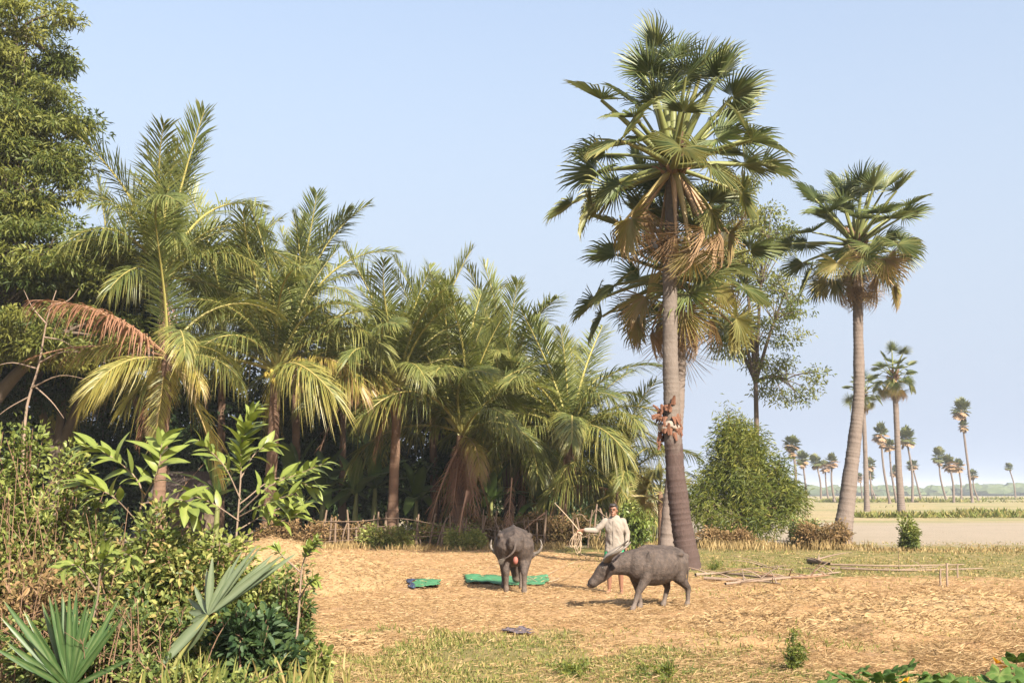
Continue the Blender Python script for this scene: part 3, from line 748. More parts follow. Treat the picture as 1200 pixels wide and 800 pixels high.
# ------------------------------------------------------------------ broadleaf trees
def limbs(mb, base, targets, r0, fork=.45, n=7, sides=6, g=rng, sag=.15, rt=.012):
    """curved tapering limbs from a base point to each target"""
    base = np.asarray(base, float)
    for t in targets:
        t = np.asarray(t, float); v = t - base
        c = base + v * fork + np.array((0, 0, abs(np.linalg.norm(v[:2])) * sag)) + g.normal(0, .06, 3) * np.linalg.norm(v)
        P = bez(base, c, t, n); V, F = tube(P, np.linspace(r0, rt, n), sides); mb.add(V, F)
def clump_leaves(C, Rr, n, L, W, g, flat=.5, up=.6, out=.6, tint=.5, six=False, droop=.2):
    """leaves through flattened clumps centred at C"""
    m_ = len(C)
    idx = np.repeat(np.arange(m_), n); N = len(idx)
    u = unit(g.normal(size=(N, 3))) * (g.random(N) ** .45)[:, None]
    P = C[idx] + u * np.broadcast_to(Rr, (m_,))[idx][:, None] * np.array((1, 1, flat))
    D = unit(u * out + rdir(N, 0, g) * .8 + np.array((0, 0, -.15)))
    Nn = unit(np.array((0, 0, up)) + rdir(N, 0, g) * .7)
    ct = np.clip(tint + g.normal(0, .16, m_), 0, 1)[idx] + g.normal(0, .14, N)
    return leaf_batch(P, D, Nn, L * g.uniform(.6, 1.25, N), W * g.uniform(.7, 1.2, N), np.clip(ct, 0, 1), six=six, droop=droop)
def crown_points(n, c, r, g, shell=.55, lo=-1.0):
    """clump centres in an ellipsoid, biased to its shell"""
    u = unit(g.normal(size=(n * 2, 3))); u = u[u[:, 2] > lo][:n]
    return np.asarray(c) + u * (shell + (1 - shell) * g.random(len(u)) ** .6)[:, None] * np.asarray(r)
def broad_tree(name, label, loc, lobes, leaf, bark, r0, h0, nper, L, W, flat=.5, seed=0, dens=1.0, group=None, tint=.5, up=.6, cr=.75, shell=.55, mesh=None, cat='tree', lean=(0, 0)):
    """lobes: (x, y, z, rx, ry, rz, clumps) relative to the base"""
    g = np.random.default_rng(seed)
    root = thing(name, label, cat, loc, group)
    C = np.concatenate([crown_points(k, (x, y, z), (rx, ry, rz), g, shell) for x, y, z, rx, ry, rz, k in lobes])
    mb = MB()
    fork = np.array((lean[0], lean[1], h0))
    V, F = tube(spline([(0, 0, -.2), fork * .5 + g.normal(0, .08, 3), fork], 10), np.linspace(r0 * 1.25, r0 * .75, 10), 10); mb.add(V, F)
    for x, y, z, rx, ry, rz, k in lobes:
        t = np.array((x, y, z)); P = bez(fork - np.array((0, 0, .1)), (fork + t) / 2 + np.array((0, 0, .2 * abs(x))), t, 9)
        V, F = tube(P, np.linspace(r0 * .72, r0 * .3, 9), 8); mb.add(V, F)
        near = C[np.argsort(np.linalg.norm((C - t) / np.array((rx, ry, rz)), axis=1))[:k]]
        limbs(mb, P[5], near[::2], r0 * .22, g=g); limbs(mb, t, near[1::2], r0 * .2, g=g)
    link('trunk', mb.mesh('trunk', [bark], True), root)
    mb = MB(); mb.add(*clump_leaves(C, cr * g.uniform(.7, 1.25, len(C)), nper, L, W, g, flat, up, tint=tint))
    link('crown', mb.mesh('crown', [leaf]), root)
    return root
def P3(px, D): return ((px - 600) / FOC * D, D, 0)

# the big feathery tree at the left edge and the darker one behind it
broad_tree('feathery_tree', 'huge feathery yellow green tree filling the left edge up to the top', P3(-20, 36),
           [(-.8, 0, 14.5, 2.6, 2.4, 2.6, 80), (.3, -.6, 11.6, 2.7, 2.3, 1.9, 72), (.9, -.4, 13.2, 2.2, 2.0, 1.5, 46), (1.2, -.3, 9.0, 2.7, 2.2, 1.7, 66), (.0, -.7, 7.4, 3.4, 2.3, 1.7, 74),
            (2.6, -.4, 6.6, 2.0, 1.7, 1.1, 34), (-2.6, 0, 10.5, 2.3, 2.5, 3.2, 44), (.3, -.2, 16.4, 2.2, 2.0, 1.4, 30), (-2.6, -.3, 5.6, 2.3, 2.0, 1.6, 30)], M['tree'], M['bark'], .34, 4.2, 230, .24, .06, .3, 51, cr=.75, tint=.68, shell=.45).scale = (1.09,) * 3
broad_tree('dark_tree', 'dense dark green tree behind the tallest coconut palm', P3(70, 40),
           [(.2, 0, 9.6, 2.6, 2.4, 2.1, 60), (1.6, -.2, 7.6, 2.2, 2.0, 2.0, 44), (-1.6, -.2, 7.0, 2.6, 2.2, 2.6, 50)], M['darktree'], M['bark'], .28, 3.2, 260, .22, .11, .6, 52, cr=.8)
# dark broadleaf trees in the shade behind the palms
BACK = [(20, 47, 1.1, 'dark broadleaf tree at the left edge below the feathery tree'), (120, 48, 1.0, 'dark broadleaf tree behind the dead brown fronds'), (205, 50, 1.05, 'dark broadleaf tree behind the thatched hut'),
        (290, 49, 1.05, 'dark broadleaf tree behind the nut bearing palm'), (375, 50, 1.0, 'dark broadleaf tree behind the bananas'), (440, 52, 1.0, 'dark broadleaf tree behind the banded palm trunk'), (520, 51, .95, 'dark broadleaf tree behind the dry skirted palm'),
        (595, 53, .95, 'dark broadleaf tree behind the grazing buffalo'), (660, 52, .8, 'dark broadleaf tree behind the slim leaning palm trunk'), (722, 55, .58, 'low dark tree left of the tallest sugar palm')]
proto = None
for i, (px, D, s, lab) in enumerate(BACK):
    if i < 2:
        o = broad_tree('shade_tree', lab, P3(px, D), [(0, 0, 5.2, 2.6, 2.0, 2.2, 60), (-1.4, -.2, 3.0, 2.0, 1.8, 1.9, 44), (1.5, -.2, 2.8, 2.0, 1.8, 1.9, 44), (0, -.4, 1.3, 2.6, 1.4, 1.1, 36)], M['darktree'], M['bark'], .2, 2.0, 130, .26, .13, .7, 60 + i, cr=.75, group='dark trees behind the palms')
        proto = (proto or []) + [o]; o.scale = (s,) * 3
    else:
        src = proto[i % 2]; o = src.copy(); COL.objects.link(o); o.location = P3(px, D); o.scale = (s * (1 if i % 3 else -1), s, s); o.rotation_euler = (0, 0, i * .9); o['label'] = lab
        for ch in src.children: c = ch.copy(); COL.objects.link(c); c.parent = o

# tall sparse tree right of the sugar palms
broad_tree('sparse_tree', 'tall sparse tree with open crown between the two groups of sugar palms', P3(878, 47),
           [(.3, 0, 7.2, 1.9, 1.5, 1.1, 30), (1.6, 0, 8.8, 1.2, 1.2, 1.0, 20), (-.8, 0, 9.6, 1.6, 1.2, 1.0, 28), (.8, 0, 11.0, 1.4, 1.2, 1.3, 34), (1.5, 0, 5.6, 1.4, 1.2, .9, 20), (-.1, 0, 12.3, 1.1, .9, .9, 22), (-.9, 0, 7.9, 1.0, 1, .5, 10)],
           M['tree'], M['bark'], .11, 5.6, 85, .16, .06, .4, 71, cr=.62, tint=.7, lean=(.3, 0), shell=.35).scale = (1.12, 1.12, 1.22)
# feathery round shrub
broad_tree('feathery_shrub', 'big round bright green feathery shrub right of the tallest sugar palm', P3(868, 40),
           [(0, 0, 2.3, 1.1, 1.1, 1.2, 80), (-.3, 0, 3.3, .7, .8, 1.0, 46), (.9, -.1, 1.8, .9, 1.0, .9, 50), (-.1, -.3, 1.0, 1.8, 1.3, .7, 70), (-.4, 0, 4.3, .3, .35, .75, 16), (.5, 0, 3.4, .4, .4, .7, 20), (-1.1, 0, 2.6, .35, .4, .7, 16), (1.75, 0, 1.6, .45, .5, .6, 18), (-1.5, 0, 1.6, .4, .5, .8, 18), (.15, 0, 4.0, .2, .3, .5, 8), (1.3, 0, 2.7, .3, .3, .5, 10)], M['bamboo'], M['twig'], .08, .6, 70, .26, .034, 1.2, 72, cr=.46, up=.2, tint=.64, cat='shrub')
broad_tree('green_bush', 'bright green leafy bush standing just behind the man', P3(742, 36), [(0, 0, .85, .55, .5, .7, 36), (-.35, 0, .5, .45, .4, .4, 20)], M['bigleaf'], M['twig'], .04, .3, 60, .16, .08, .8, 73, cr=.3, cat='shrub', tint=.25)

# ---- shrubs and weeds in general
def shrub(name, label, loc, lobes, leaf, seed, stems=26, nleaf=60, L=.085, W=.045, spread=.16, six=True, tint=.5, cat='shrub', group=None, rs=.015, droop=.25, bark='twig', low=.25):
    """stems rise from the base to points in the lobes; leaves sit along their outer part"""
    g = np.random.default_rng(seed)
    root = thing(name, label, cat, loc, group)
    mt = MB(); Ps = []; Ds = []; Tn = []
    for (x, y, z, rx, ry, rz, k) in lobes:
        T = crown_points(k, (x, y, z), (rx, ry, rz), g, .35); T[:, 2] = np.maximum(T[:, 2], .06)
        for t in T:
            b = np.array((x * .75 + g.normal(0, rx * .3), y + g.normal(0, ry * .3), -.03))
            c = b * .35 + t * .65 + g.normal(0, .12, 3) * rx; c[2] = t[2] * g.uniform(.55, 1.0)
            P = bez(b, c, t, 8); V, F = tube(P, np.linspace(rs, rs * .25, 8), 4); mt.add(V, F)
            s = g.uniform(low, 1.03, nleaf); i = np.clip(s * 7, 0, 6.999); j = i.astype(int); f = (i - j)[:, None]
            p = P[j] * (1 - f) + P[j + 1] * f; tg = unit(P[j + 1] - P[j])
            rad = unit(g.normal(size=(nleaf, 3)))
            Ps.append(p + rad * (spread * g.random(nleaf) ** .6)[:, None]); Ds.append(unit(rad * .8 + tg * .6)); Tn.append(np.clip(tint + g.normal(0, .2) + g.normal(0, .15, nleaf), 0, 1))
    P = np.concatenate(Ps); D = np.concatenate(Ds); T = np.concatenate(Tn); n = len(P)
    P[:, 2] = np.maximum(P[:, 2], .01)
    mb = MB(); mb.add(*leaf_batch(P, D, unit(rdir(n, 0, g) * .6 + np.array((0, -.15, .7))), L * g.uniform(.6, 1.3, n), W * g.uniform(.7, 1.2, n), T, six=six, droop=droop))
    link('stems', mt.mesh('stems', [M[bark]], True), root)
    o = link('foliage', mb.mesh('foliage', [M[leaf]]), root); o['kind'] = 'stuff'
    return root
# foreground thicket at the left (10 to 14 m away); lobes: centre, radii, stems
shrub('thicket_shrub', 'tall light green shrub at the left edge, highest of the foreground thicket', P3(20, 13), [(-.5, 0, 2.55, .12, .2, .35, 6), (.1, .2, 2.5, .15, .2, .35, 6), (.75, 0, 2.2, .12, .2, .3, 5), (-.3, 0, 1.9, .9, .7, .75, 46), (.6, 0, 1.6, .6, .6, .65, 26), (0, -.2, 1.0, 1.0, .6, .6, 26)], 'shrub_light', 81, nleaf=100, L=.09, W=.045, spread=.22)
shrub('thicket_shrub', 'olive shrub in the middle of the left thicket, under the bent broad leaves', P3(150, 12), [(-.35, 0, 1.65, .12, .2, .3, 5), (.4, 0, 1.5, .12, .2, .3, 5), (0, 0, 1.15, .75, .55, .55, 44), (.55, 0, .85, .6, .5, .5, 26), (-.5, -.2, .7, .6, .5, .5, 26)], 'shrub', 82, nleaf=92, L=.098, W=.046, spread=.2, tint=.5)
shrub('thicket_shrub', 'yellowish green shrub at the foot of the tall sapling', P3(262, 12.4), [(0, 0, 1.0, .6, .55, .5, 40), (.45, 0, .7, .45, .45, .45, 22), (-.4, 0, 1.15, .4, .4, .4, 18)], 'shrub_light', 83, nleaf=92, L=.095, W=.044, spread=.2, tint=.5)
shrub('thicket_shrub', 'withered reddish brown shrub at the left edge behind the fan palm seedling', P3(40, 11.2), [(0, 0, .95, .75, .5, .45, 40), (.6, 0, .55, .5, .4, .4, 20)], 'shrub_dry', 84, nleaf=50, L=.08, W=.038, spread=.2, rs=.01)
shrub('thicket_shrub', 'dark tangled shrub low in the thicket between the two fan leaves', P3(170, 10.7), [(0, 0, .5, .7, .4, .42, 48), (-.8, 0, .4, .7, .4, .35, 32), (.5, .1, .35, .4, .35, .3, 20)], 'shrub', 85, nleaf=60, L=.08, W=.04, spread=.16, tint=.4)
shrub('leafy_shrub', 'glossy dark green shrub at the right foot of the thicket', P3(305, 10.9), [(0, 0, .45, .36, .36, .33, 40), (.3, 0, .25, .2, .25, .22, 14), (-.3, 0, .3, .3, .3, .25, 16)], 'shrub_dark', 86, nleaf=42, L=.13, W=.065, spread=.12, tint=.4)
shrub('thicket_shrub', 'thin shrub with dark leaf tufts leaning over the straw', P3(345, 12.2), [(.05, 0, .85, .2, .25, .4, 12), (.15, 0, .4, .25, .25, .3, 14), (-.25, 0, .6, .25, .25, .4, 14)], 'shrub', 87, nleaf=55, L=.085, W=.036, spread=.1, tint=.2)
shrub('low_weed', 'pale green weed at the right end of the thicket on the grass', P3(372, 10.9), [(0, 0, .2, .28, .25, .16, 22), (-.3, 0, .16, .25, .2, .12, 14)], 'shrub_light', 88, nleaf=30, L=.09, W=.045, spread=.08, cat='weed')
shrub('low_weed', 'straggling weeds at the bottom edge under the pale fan leaf', P3(215, 9.9), [(0, 0, .22, .7, .25, .18, 40), (.8, 0, .16, .5, .25, .13, 22)], 'shrub', 89, nleaf=34, L=.07, W=.036, spread=.1, cat='weed', tint=.4)
# dry stalks and long grass standing through the thicket
def stalks(label, px, D, w, n, h, seed, mat, blade):
    g = np.random.default_rng(seed); root = thing('tall_grass_clump' if blade else 'dry_stalks', label, 'grass' if blade else 'dry stalks', P3(px, D)); mb = MB()
    for k in range(n):
        x = g.normal(0, w); y = g.normal(0, .25); hh = h * g.uniform(.45, 1.1); lx = g.normal(0, .22) * hh; P = bez((x, y, 0), (x + lx * .3, y, hh * .7), (x + lx, y + g.normal(0, .1), hh), 7)
        if blade:
            wd = .011 * np.array((1, 1, .95, .85, .65, .4, .05)); V = np.concatenate([P - np.stack([wd, 0 * wd, 0 * wd], -1), P + np.stack([wd, 0 * wd, 0 * wd], -1)]); i = np.arange(6); mb.add(V, np.stack([i, i + 7, i + 8, i + 1], -1), np.clip(g.normal(.5, .25), 0, 1))
        else:
            V, F = tube(P, np.linspace(.007, .003, 7), 4); mb.add(V, F)
            for q in range(4):
                i = int(g.integers(2, 6)); V, F = tube([P[i], P[i] + np.array((g.normal(0, .1), g.normal(0, .08), g.uniform(.03, .14)))], [.004, .002], 3); mb.add(V, F)
    o = link('blades' if blade else 'stalks', mb.mesh('blades', [M[mat]]), root); o['kind'] = 'stuff'
stalks('bare brown stalks rising from the withered shrub at the left edge', 55, 10.9, .5, 34, 1.15, 301, 'twig', False)
stalks('bare brown stalks between the two fan palm seedlings', 185, 10.4, .35, 22, .8, 302, 'twig', False)
stalks('long green grass blades at the foot of the pale fan leaf', 235, 9.9, .28, 90, .42, 303, 'grass', True)
stalks('long grass clump where the thicket meets the open grass', 365, 10.6, .2, 80, .34, 304, 'grass', True)
stalks('bare stalks sticking out of the top of the tall light green shrub', 70, 12.2, .5, 30, 2.3, 305, 'twig', False)
# withered scrub along the fence and far weeds
SCR = [(345, 37.2, 1.5, .8, 'shrub_dry', .5, 'rusty brown scrub at the left end of the stick fence'), (420, 38.2, 1.6, .7, 'shrub_dry', .6, 'brown scrub growing through the stick fence, left of the leaning dry frond'), (520, 38.4, 1.5, .7, 'shrub', .6, 'olive scrub behind the stick fence under the dry skirted palm'),
       (592, 38.6, 1.7, .9, 'shrub_dry', .3, 'brown scrub directly behind the grazing buffalo'), (648, 39.0, 1.6, 1.0, 'shrub_dry', .35, 'withered scrub left of the man below the slim leaning trunk'), (455, 36.9, 1.0, .6, 'shrub_light', .5, 'yellow green creeper draped over the fence'),
       (546, 36.6, .75, .45, 'shrub_light', .5, 'low yellow green bush in front of the fence'), (700, 39.5, 1.3, .8, 'shrub', .3, 'dull green scrub behind the man'),
       (958, 36.5, 1.0, .75, 'shrub_dry', .5, 'rusty dry bush beside the base of the curved sugar palm'), (938, 37.5, .6, .8, 'shrub', .4, 'upright green weed left of the rusty dry bush'), (1058, 36, .16, .75, 'shrub_light', .4, 'small green weed alone at the field edge'),
       (845, 37.5, 1.1, .5, 'shrub_dry', .6, 'dry weeds under the feathery shrub')]
for i, (px, D, w, h, mat, tn, lab) in enumerate(SCR):
    shrub('scrub_bush', lab, P3(px, D), [(0, 0, h * .6, w, .6, h * .55, int(30 * w + 14)), (w * .6, 0, h * .9, w * .3, .3, h * .35, 9), (-w * .5, 0, h * .95, w * .25, .3, h * .4, 8)], mat, 120 + i, nleaf=70, L=.13, W=.06, spread=.2, six=False, tint=tn, rs=.016, low=.1)
# dry standing grass by the field edge
g = np.random.default_rng(9)
mb = MB()
for px0, px1, D, n, h in ((815, 1000, 36.5, 1500, .42), (1000, 1200, 35, 900, .16), (330, 660, 36.8, 2600, .35), (690, 780, 37, 700, .5)):
    x = g.uniform((px0 - 600) / FOC * D, (px1 - 600) / FOC * D, n); y = D + g.normal(0, .8, n)
    L = h * g.uniform(.4, 1.2, n) * (.35 + .9 * vnoise(x * 1.1, y * .6, 3))
    mb.add(*leaf_batch(np.stack([x, y, np.zeros(n)], -1), unit(rdir(n, 0, g) * .45 + np.array((0, 0, 1))), rdir(n, 0, g), L, .035, np.clip(g.normal(.5, .25, n), 0, 1)))
tag(link('dry_grass', mb.mesh('dry_grass', [M['drygrass']])), 'dry standing grass along the edge of the yard', 'grass', kind='stuff')

# ---- saplings with broad leaves: each leaf is a part
def blade_mesh(name, L, W, mat, seg=6, arch=.25, fold=.18, tip=.9, tint=(.35, .65), wav=.0, seed=0, tipt=None):
    """one broad leaf along +X with midrib fold"""
    g = np.random.default_rng(seed)
    t = np.linspace(0, 1, seg + 1); w = W * .5 * np.sin(np.clip(t ** .8 * .97 + .02, 0, 1) * math.pi) ** tip; w[0] = W * .05; w[-1] = .002
    z = -arch * L * t ** 2; x = L * t * (1 - .12 * arch * t)
    a = np.stack([x, w, z + w * fold + wav * W * np.sin(t * 19 + seed)], -1); b = np.stack([x, 0 * w, z], -1); c = np.stack([x, -w, z + w * fold + wav * W * np.sin(t * 17 + 2 + seed)], -1)
    V = np.concatenate([a, b, c]); n = seg + 1; i = np.arange(seg)
    F = np.concatenate([np.stack([i, i + 1, n + i + 1, n + i], -1), np.stack([n + i, n + i + 1, 2 * n + i + 1, 2 * n + i], -1)])
    tt = np.concatenate([np.full(n, tint[0]), np.full(n, tint[1]), np.full(n, tint[0])]) + g.normal(0, .07, 3 * n); tt[[n - 1, 2 * n - 1, 3 * n - 1]] = tipt or tint[0]
    mb = MB(); mb.add(V, F, np.clip(tt, 0, 1))
    return mb.mesh(name, [mat], True)
BIG = [blade_mesh('leaf', .31, .105, M['bigleaf'], arch=a, seed=i) for i, a in enumerate((.1, .3, .55))]
SMALLB = [blade_mesh('leaf', .2, .085, M['bigleaf'], arch=a, seed=i) for i, a in enumerate((.1, .35, .5))]
def sapling(label, base, branches, leaves, scale, seed, name='sapling', cat='sapling', mesh=BIG, group=None, rs=.016, every=9):
    """branches: polylines (local) with alternate leaves along them"""
    g = np.random.default_rng(seed)
    root = thing(name, label, cat, base, group)
    mt = MB()
    for bi, (pts, n, s0) in enumerate(branches):
        n = int(n * 2.2)
        P = spline(pts, 18); V, F = tube(P, np.linspace(rs if bi == 0 else rs * .6, rs * .25, 18), 6); mt.add(V, F)
        for k in range(n):
            s = s0 + (1 - s0) * (k + .5) / n; i = min(int(s * 17), 16); p = P[i] + (P[i + 1] - P[i]) * (s * 17 - i)
            t = unit(P[i + 1] - P[i]); a = k * 2.4 + g.normal(0, .3)
            side = unit(np.cross(t, (0.3, 1, .2))); up = np.cross(side, t)
            d = unit((side * math.cos(a) + up * math.sin(a)) * 1.0 + t * (.75 + .6 * (k / n)) + np.array((0, -.1, .15)))
            x = Vector(d); z = Vector((g.normal(0, .4), -.35 + g.normal(0, .3), 1)); y = z.cross(x).normalized(); z = x.cross(y)
            Mx = Matrix((x, y, z)).transposed().to_4x4()
            o = link('leaf', mesh[int(g.integers(3))], root); o.matrix_local = Matrix.Translation(Vector(p)) @ Mx @ Matrix.Scale(scale * g.uniform(.7, 1.15) * (.75 + .35 * math.sin(math.pi * (k + .5) / n)), 4)
            o.color = (0, 0, 0, 1)
    link('stem', mt.mesh('stem', [M['deadwood']], True), root)
    return root
def loc(px, py, D, base): return at(px, py, D) - np.asarray(base)
b = np.array(P3(276, 12.6))
L_ = lambda *q: [loc(x, y, 12.6 + dz, b) for x, y, dz in q]
sapling('tall sapling with big pale green leaves rising above the thicket', b, [
    ([(0, 0, 0)] + L_((276, 640, 0), (282, 560, 0), (283, 520, 0), (300, 478, -.1)), 24, .52), (L_((282, 585, 0), (262, 545, -.2), (232, 515, -.3)), 9, .25), (L_((281, 600, 0), (315, 570, -.2), (350, 555, -.2), (382, 542, -.3)), 13, .2),
    (L_((280, 620, 0), (320, 598, .1), (365, 588, .2)), 11, .2), (L_((282, 560, 0), (300, 530, .3), (322, 520, .4)), 6, .3), (L_((281, 590, 0), (325, 560, .1), (372, 572, .1)), 10, .25), (L_((281, 605, 0), (310, 590, -.3), (345, 578, -.4)), 9, .25), (L_((280, 630, 0), (330, 610, -.1), (352, 600, -.1)), 8, .3), (L_((280, 610, 0), (250, 590, -.2), (225, 580, -.3)), 7, .3)], 0, .82, 91)
b = np.array(P3(150, 12.2)); L_ = lambda *q: [loc(x, y, 12.2 + dz, b) for x, y, dz in q]
sapling('arching sapling with big drooping leaves over the middle of the thicket', b, [
    ([(0, 0, 0)] + L_((160, 620, 0), (165, 570, -.1), (130, 535, -.2), (95, 522, -.3)), 11, .5), (L_((165, 590, 0), (185, 550, -.2), (190, 512, -.2)), 9, .25), (L_((160, 610, 0), (130, 580, -.4), (92, 566, -.5)), 8, .3), (L_((165, 590, 0), (210, 585, -.3), (228, 598, -.4)), 6, .3)], 0, 1.05, 92)
b = np.array(P3(95, 10.6)); L_ = lambda *q: [loc(x, y, 10.6 + dz, b) for x, y, dz in q]
sapling('low sprig of dark broad leaves above the fan palm seedling', b, [
    ([(0, 0, 0)] + L_((110, 720, 0), (118, 668, -.1), (128, 645, -.2)), 9, .6), (L_((112, 690, 0), (90, 662, -.2), (72, 668, -.3)), 6, .2), (L_((116, 680, 0), (145, 650, -.2), (158, 655, -.3)), 5, .3)], 0, .62, 93)
b = np.array(P3(352, 11.6)); L_ = lambda *q: [loc(x, y, 11.6 + dz, b) for x, y, dz in q]
sapling('thin sprig with leaf rosettes hanging over the straw', b, [
    ([(0, 0, 0)] + L_((350, 720, 0), (355, 660, 0), (372, 632, -.1)), 14, .72), (L_((352, 700, 0), (360, 685, -.1), (370, 678, -.2)), 9, .55), (L_((352, 670, 0), (330, 650, .1), (322, 640, .1)), 7, .4)], 0, .62, 94, mesh=SMALLB)

# ---- fan palm seedling and the big pale fan leaf
def fan_plant(label, base, hub, segs, mat, seed, petiole=True):
    """segs: picture points of the leaf tips with distance offset; every segment is a part"""
    g = np.random.default_rng(seed)
    root = thing('fan_palm_seedling', label, 'palm seedling', base, 'fan palm seedlings in the thicket')
    hub = np.asarray(hub, float)
    segs = list(segs) + [(t_ + g.normal(0, .09, 3) - (t_ - hub) * g.uniform(.02, .15), w_) for t_, w_ in segs[:13]]
    for k, (tipp, w) in enumerate(segs):
        v = tipp - hub; Ln = np.linalg.norm(v)
        x = Vector(unit(v)); z = Vector((g.normal(0, .25), -1, .25)); y = z.cross(x).normalized(); z = x.cross(y)
        me = blade_mesh('leaf_segment', Ln, w * g.uniform(.75, 1.15), mat, 9, g.uniform(-.06, .10), .45, .75, (.3, .7), .02, k, 1.0)
        o = link('leaf_segment', me, root); o.matrix_local = Matrix.Translation(Vector(hub)) @ Matrix((x, y, z)).transposed().to_4x4()
    if petiole:
        mb = MB(); P = bez((0, 0, -.05), hub * .5 + np.array((-.05, 0, 0)), hub, 9); V, F = tube(P, np.linspace(.022, .014, 9), 8); mb.add(V, F, .9)
        link('petiole', mb.mesh('petiole', [M['petiole']], True), root)
    return root
b = np.array(P3(80, 10.1)); D = 10.1
fan_plant('dark green fan palm seedling fanning upright at the lower left corner', b, loc(82, 806, D, b),
          [(loc(x, y, D + dz, b), w) for x, y, dz, w in ((0, 722, -.2, .064), (-8, 758, -.35, .064), (28, 715, .1, .064), (50, 705, .15, .064), (57, 696, -.1, .064), (70, 692, .1, .064), (82, 690, -.1, .064), (93, 692, .15, .064), (115, 694, -.1, .064), (140, 700, .1, .064), (147, 716, -.2, .064), (128, 725, .2, .064), (38, 735, -.3, .064), (105, 712, .2, .064), (160, 768, -.3, .05), (14, 770, -.4, .05))], M['fanseed'], 95, False)
b = gp(178, 822); D = float(b[1])
fan_plant('pale grey green fan leaf on a long stalk leaning right out of the thicket', b, loc(244, 720, D, b),
          [(loc(x, y, D + dz, b), w) for x, y, dz, w in ((249, 652, 0, .064), (284, 645, .1, .064), (308, 640, 0, .064), (322, 648, .15, .064), (338, 652, -.1, .064), (350, 648, .1, .064), (226, 684, .2, .064), (220, 716, .2, .064), (222, 728, .1, .064), (196, 765, .1, .064), (276, 662, .2, .064), (186, 785, .0, .09))], M['fanpale'], 96)

# ---- banana plants in the shade
BAN = [blade_mesh('leaf', 1.7, .42, M['banana'], 10, a, .3, .45, (.35, .7), .05, i) for i, a in enumerate((.25, .5, .8))]
def banana(label, px, D, s, seed, n=8):
    g = np.random.default_rng(seed)
    root = thing('banana_plant', label, 'banana plant', P3(px, D), 'banana plants under the palms')
    mb = MB(); V, F = tube([(0, 0, -.1), (.02, 0, .9 * s), (.05, 0, 1.7 * s)], [.11 * s, .09 * s, .05 * s], 9); mb.add(V, F)
    link('stem', mb.mesh('stem', [M['petiole']], True), root)
    for k in range(n):
        a = k * 2.4 + g.normal(0, .3); e = R(78 - 60 * k / n + g.normal(0, 6))
        o = link('leaf', BAN[min(2, int(3 * k / n))], root); o.matrix_local = Matrix.Translation((.04, 0, 1.55 * s)) @ Matrix.Rotation(a, 4, 'Z') @ Matrix.Rotation(-e, 4, 'Y') @ Matrix.Scale(s * g.uniform(.85, 1.15), 4)
for i, (px, D, s, lab) in enumerate(((418, 41, 1.15, 'banana plant left of the banded palm trunk'), (440, 42.5, 1.3, 'taller banana plant close behind the banded palm trunk'), (488, 41.5, 1.0, 'banana plant right of the banded palm trunk'), (380, 42, 1.2, 'banana plant beside the nut bearing palm'),
                                     (575, 42, 1.0, 'banana plant in the shade behind the dry skirted palm'), (345, 43, 1.3, 'banana plant behind the tall sapling'), (258, 40.5, 1.1, 'banana plant at the right side of the thatched hut'), (630, 43, .9, 'banana plant left of the slim leaning palm trunk'))):
    banana(lab, px, D, s, 130 + i)

# ---- dry bare sapling at the left
b = np.array(P3(30, 31)); L_ = lambda *q: [loc(x, y, 31 + dz, b) for x, y, dz in q]
root = thing('dead_sapling', 'bare dead sapling with thin twigs in front of the dark trees at left', 'dead tree', b)
mb = MB(); V, F = tube(spline(L_((26, 560, 0), (31, 480, 0), (45, 430, 0), (55, 375, 0), (66, 340, 0)), 16), np.linspace(.05, .012, 16), 7); mb.add(V, F)
link('trunk', mb.mesh('trunk', [M['deadwood']], True), root)
for pts in (((36, 455, 0), (70, 440, -.5), (105, 445, -.8)), ((34, 465, 0), (10, 478, .2), (-12, 495, .3)), ((46, 425, 0), (75, 412, -.3), (120, 416, -.6)), ((44, 432, 0), (15, 425, .3), (-10, 430, .4)), ((52, 395, 0), (75, 400, -.2), (98, 418, -.5)), ((55, 380, 0), (38, 360, .2), (28, 340, .3)), ((60, 358, 0), (80, 352, 0), (92, 338, 0)), ((38, 450, 0), (60, 470, -.3), (75, 490, -.4))):
    mb = MB(); V, F = tube(spline(L_(*pts), 9), np.linspace(.028, .006, 9), 5); mb.add(V, F); link('twig', mb.mesh('twig', [M['deadwood']], True), root)

# ---- weeds on the open ground and the pumpkin vine
def spike_weed(label, px, py, h, w, seed, n=900):
    g = np.random.default_rng(seed); b = gp(px, py); root = thing('feathery_weed', label, 'weed', (b[0], b[1], float(ground_z(b[0], b[1]))))
    mb = MB(); C = []
    for k in range(16):
        t = np.array((g.normal(0, w), g.normal(0, w), h * g.uniform(.25, 1.0) * (1 if k else 1.1)))
        if k % 3: t[:2] *= 1.6; t[2] *= .5
        P = bez((0, 0, -.02), (t[0] * .5, t[1] * .5, t[2] * .8), t, 7); V, F = tube(P, np.linspace(.007, .002, 7), 4); mb.add(V, F); C.append(P[2:])
    link('stems', mb.mesh('stems', [M['petiole']], True), root)
    C = np.concatenate(C); i = g.integers(0, len(C), n); mb = MB()
    mb.add(*leaf_batch(C[i] + g.normal(0, .025, (n, 3)), rdir(n, .4, g), rdir(n, .4, g), g.uniform(.03, .09, n), .014, g.uniform(0.1, .8, n)))
    o = link('foliage', mb.mesh('foliage', [M['bamboo']]), root); o['kind'] = 'stuff'
spike_weed('tall thin feathery weed on the straw at the lower right', 930, 788, .5, .05, 161, 800)
spike_weed('small weed tuft on the grass left of the tall feathery weed', 778, 797, .14, .12, 162, 700)
spike_weed('small green weed beside the foot of the tallest sugar palm', 836, 668, .28, .12, 163, 500)
spike_weed('faint weed tuft on the grass in the lower middle', 668, 790, .12, .14, 164, 600)

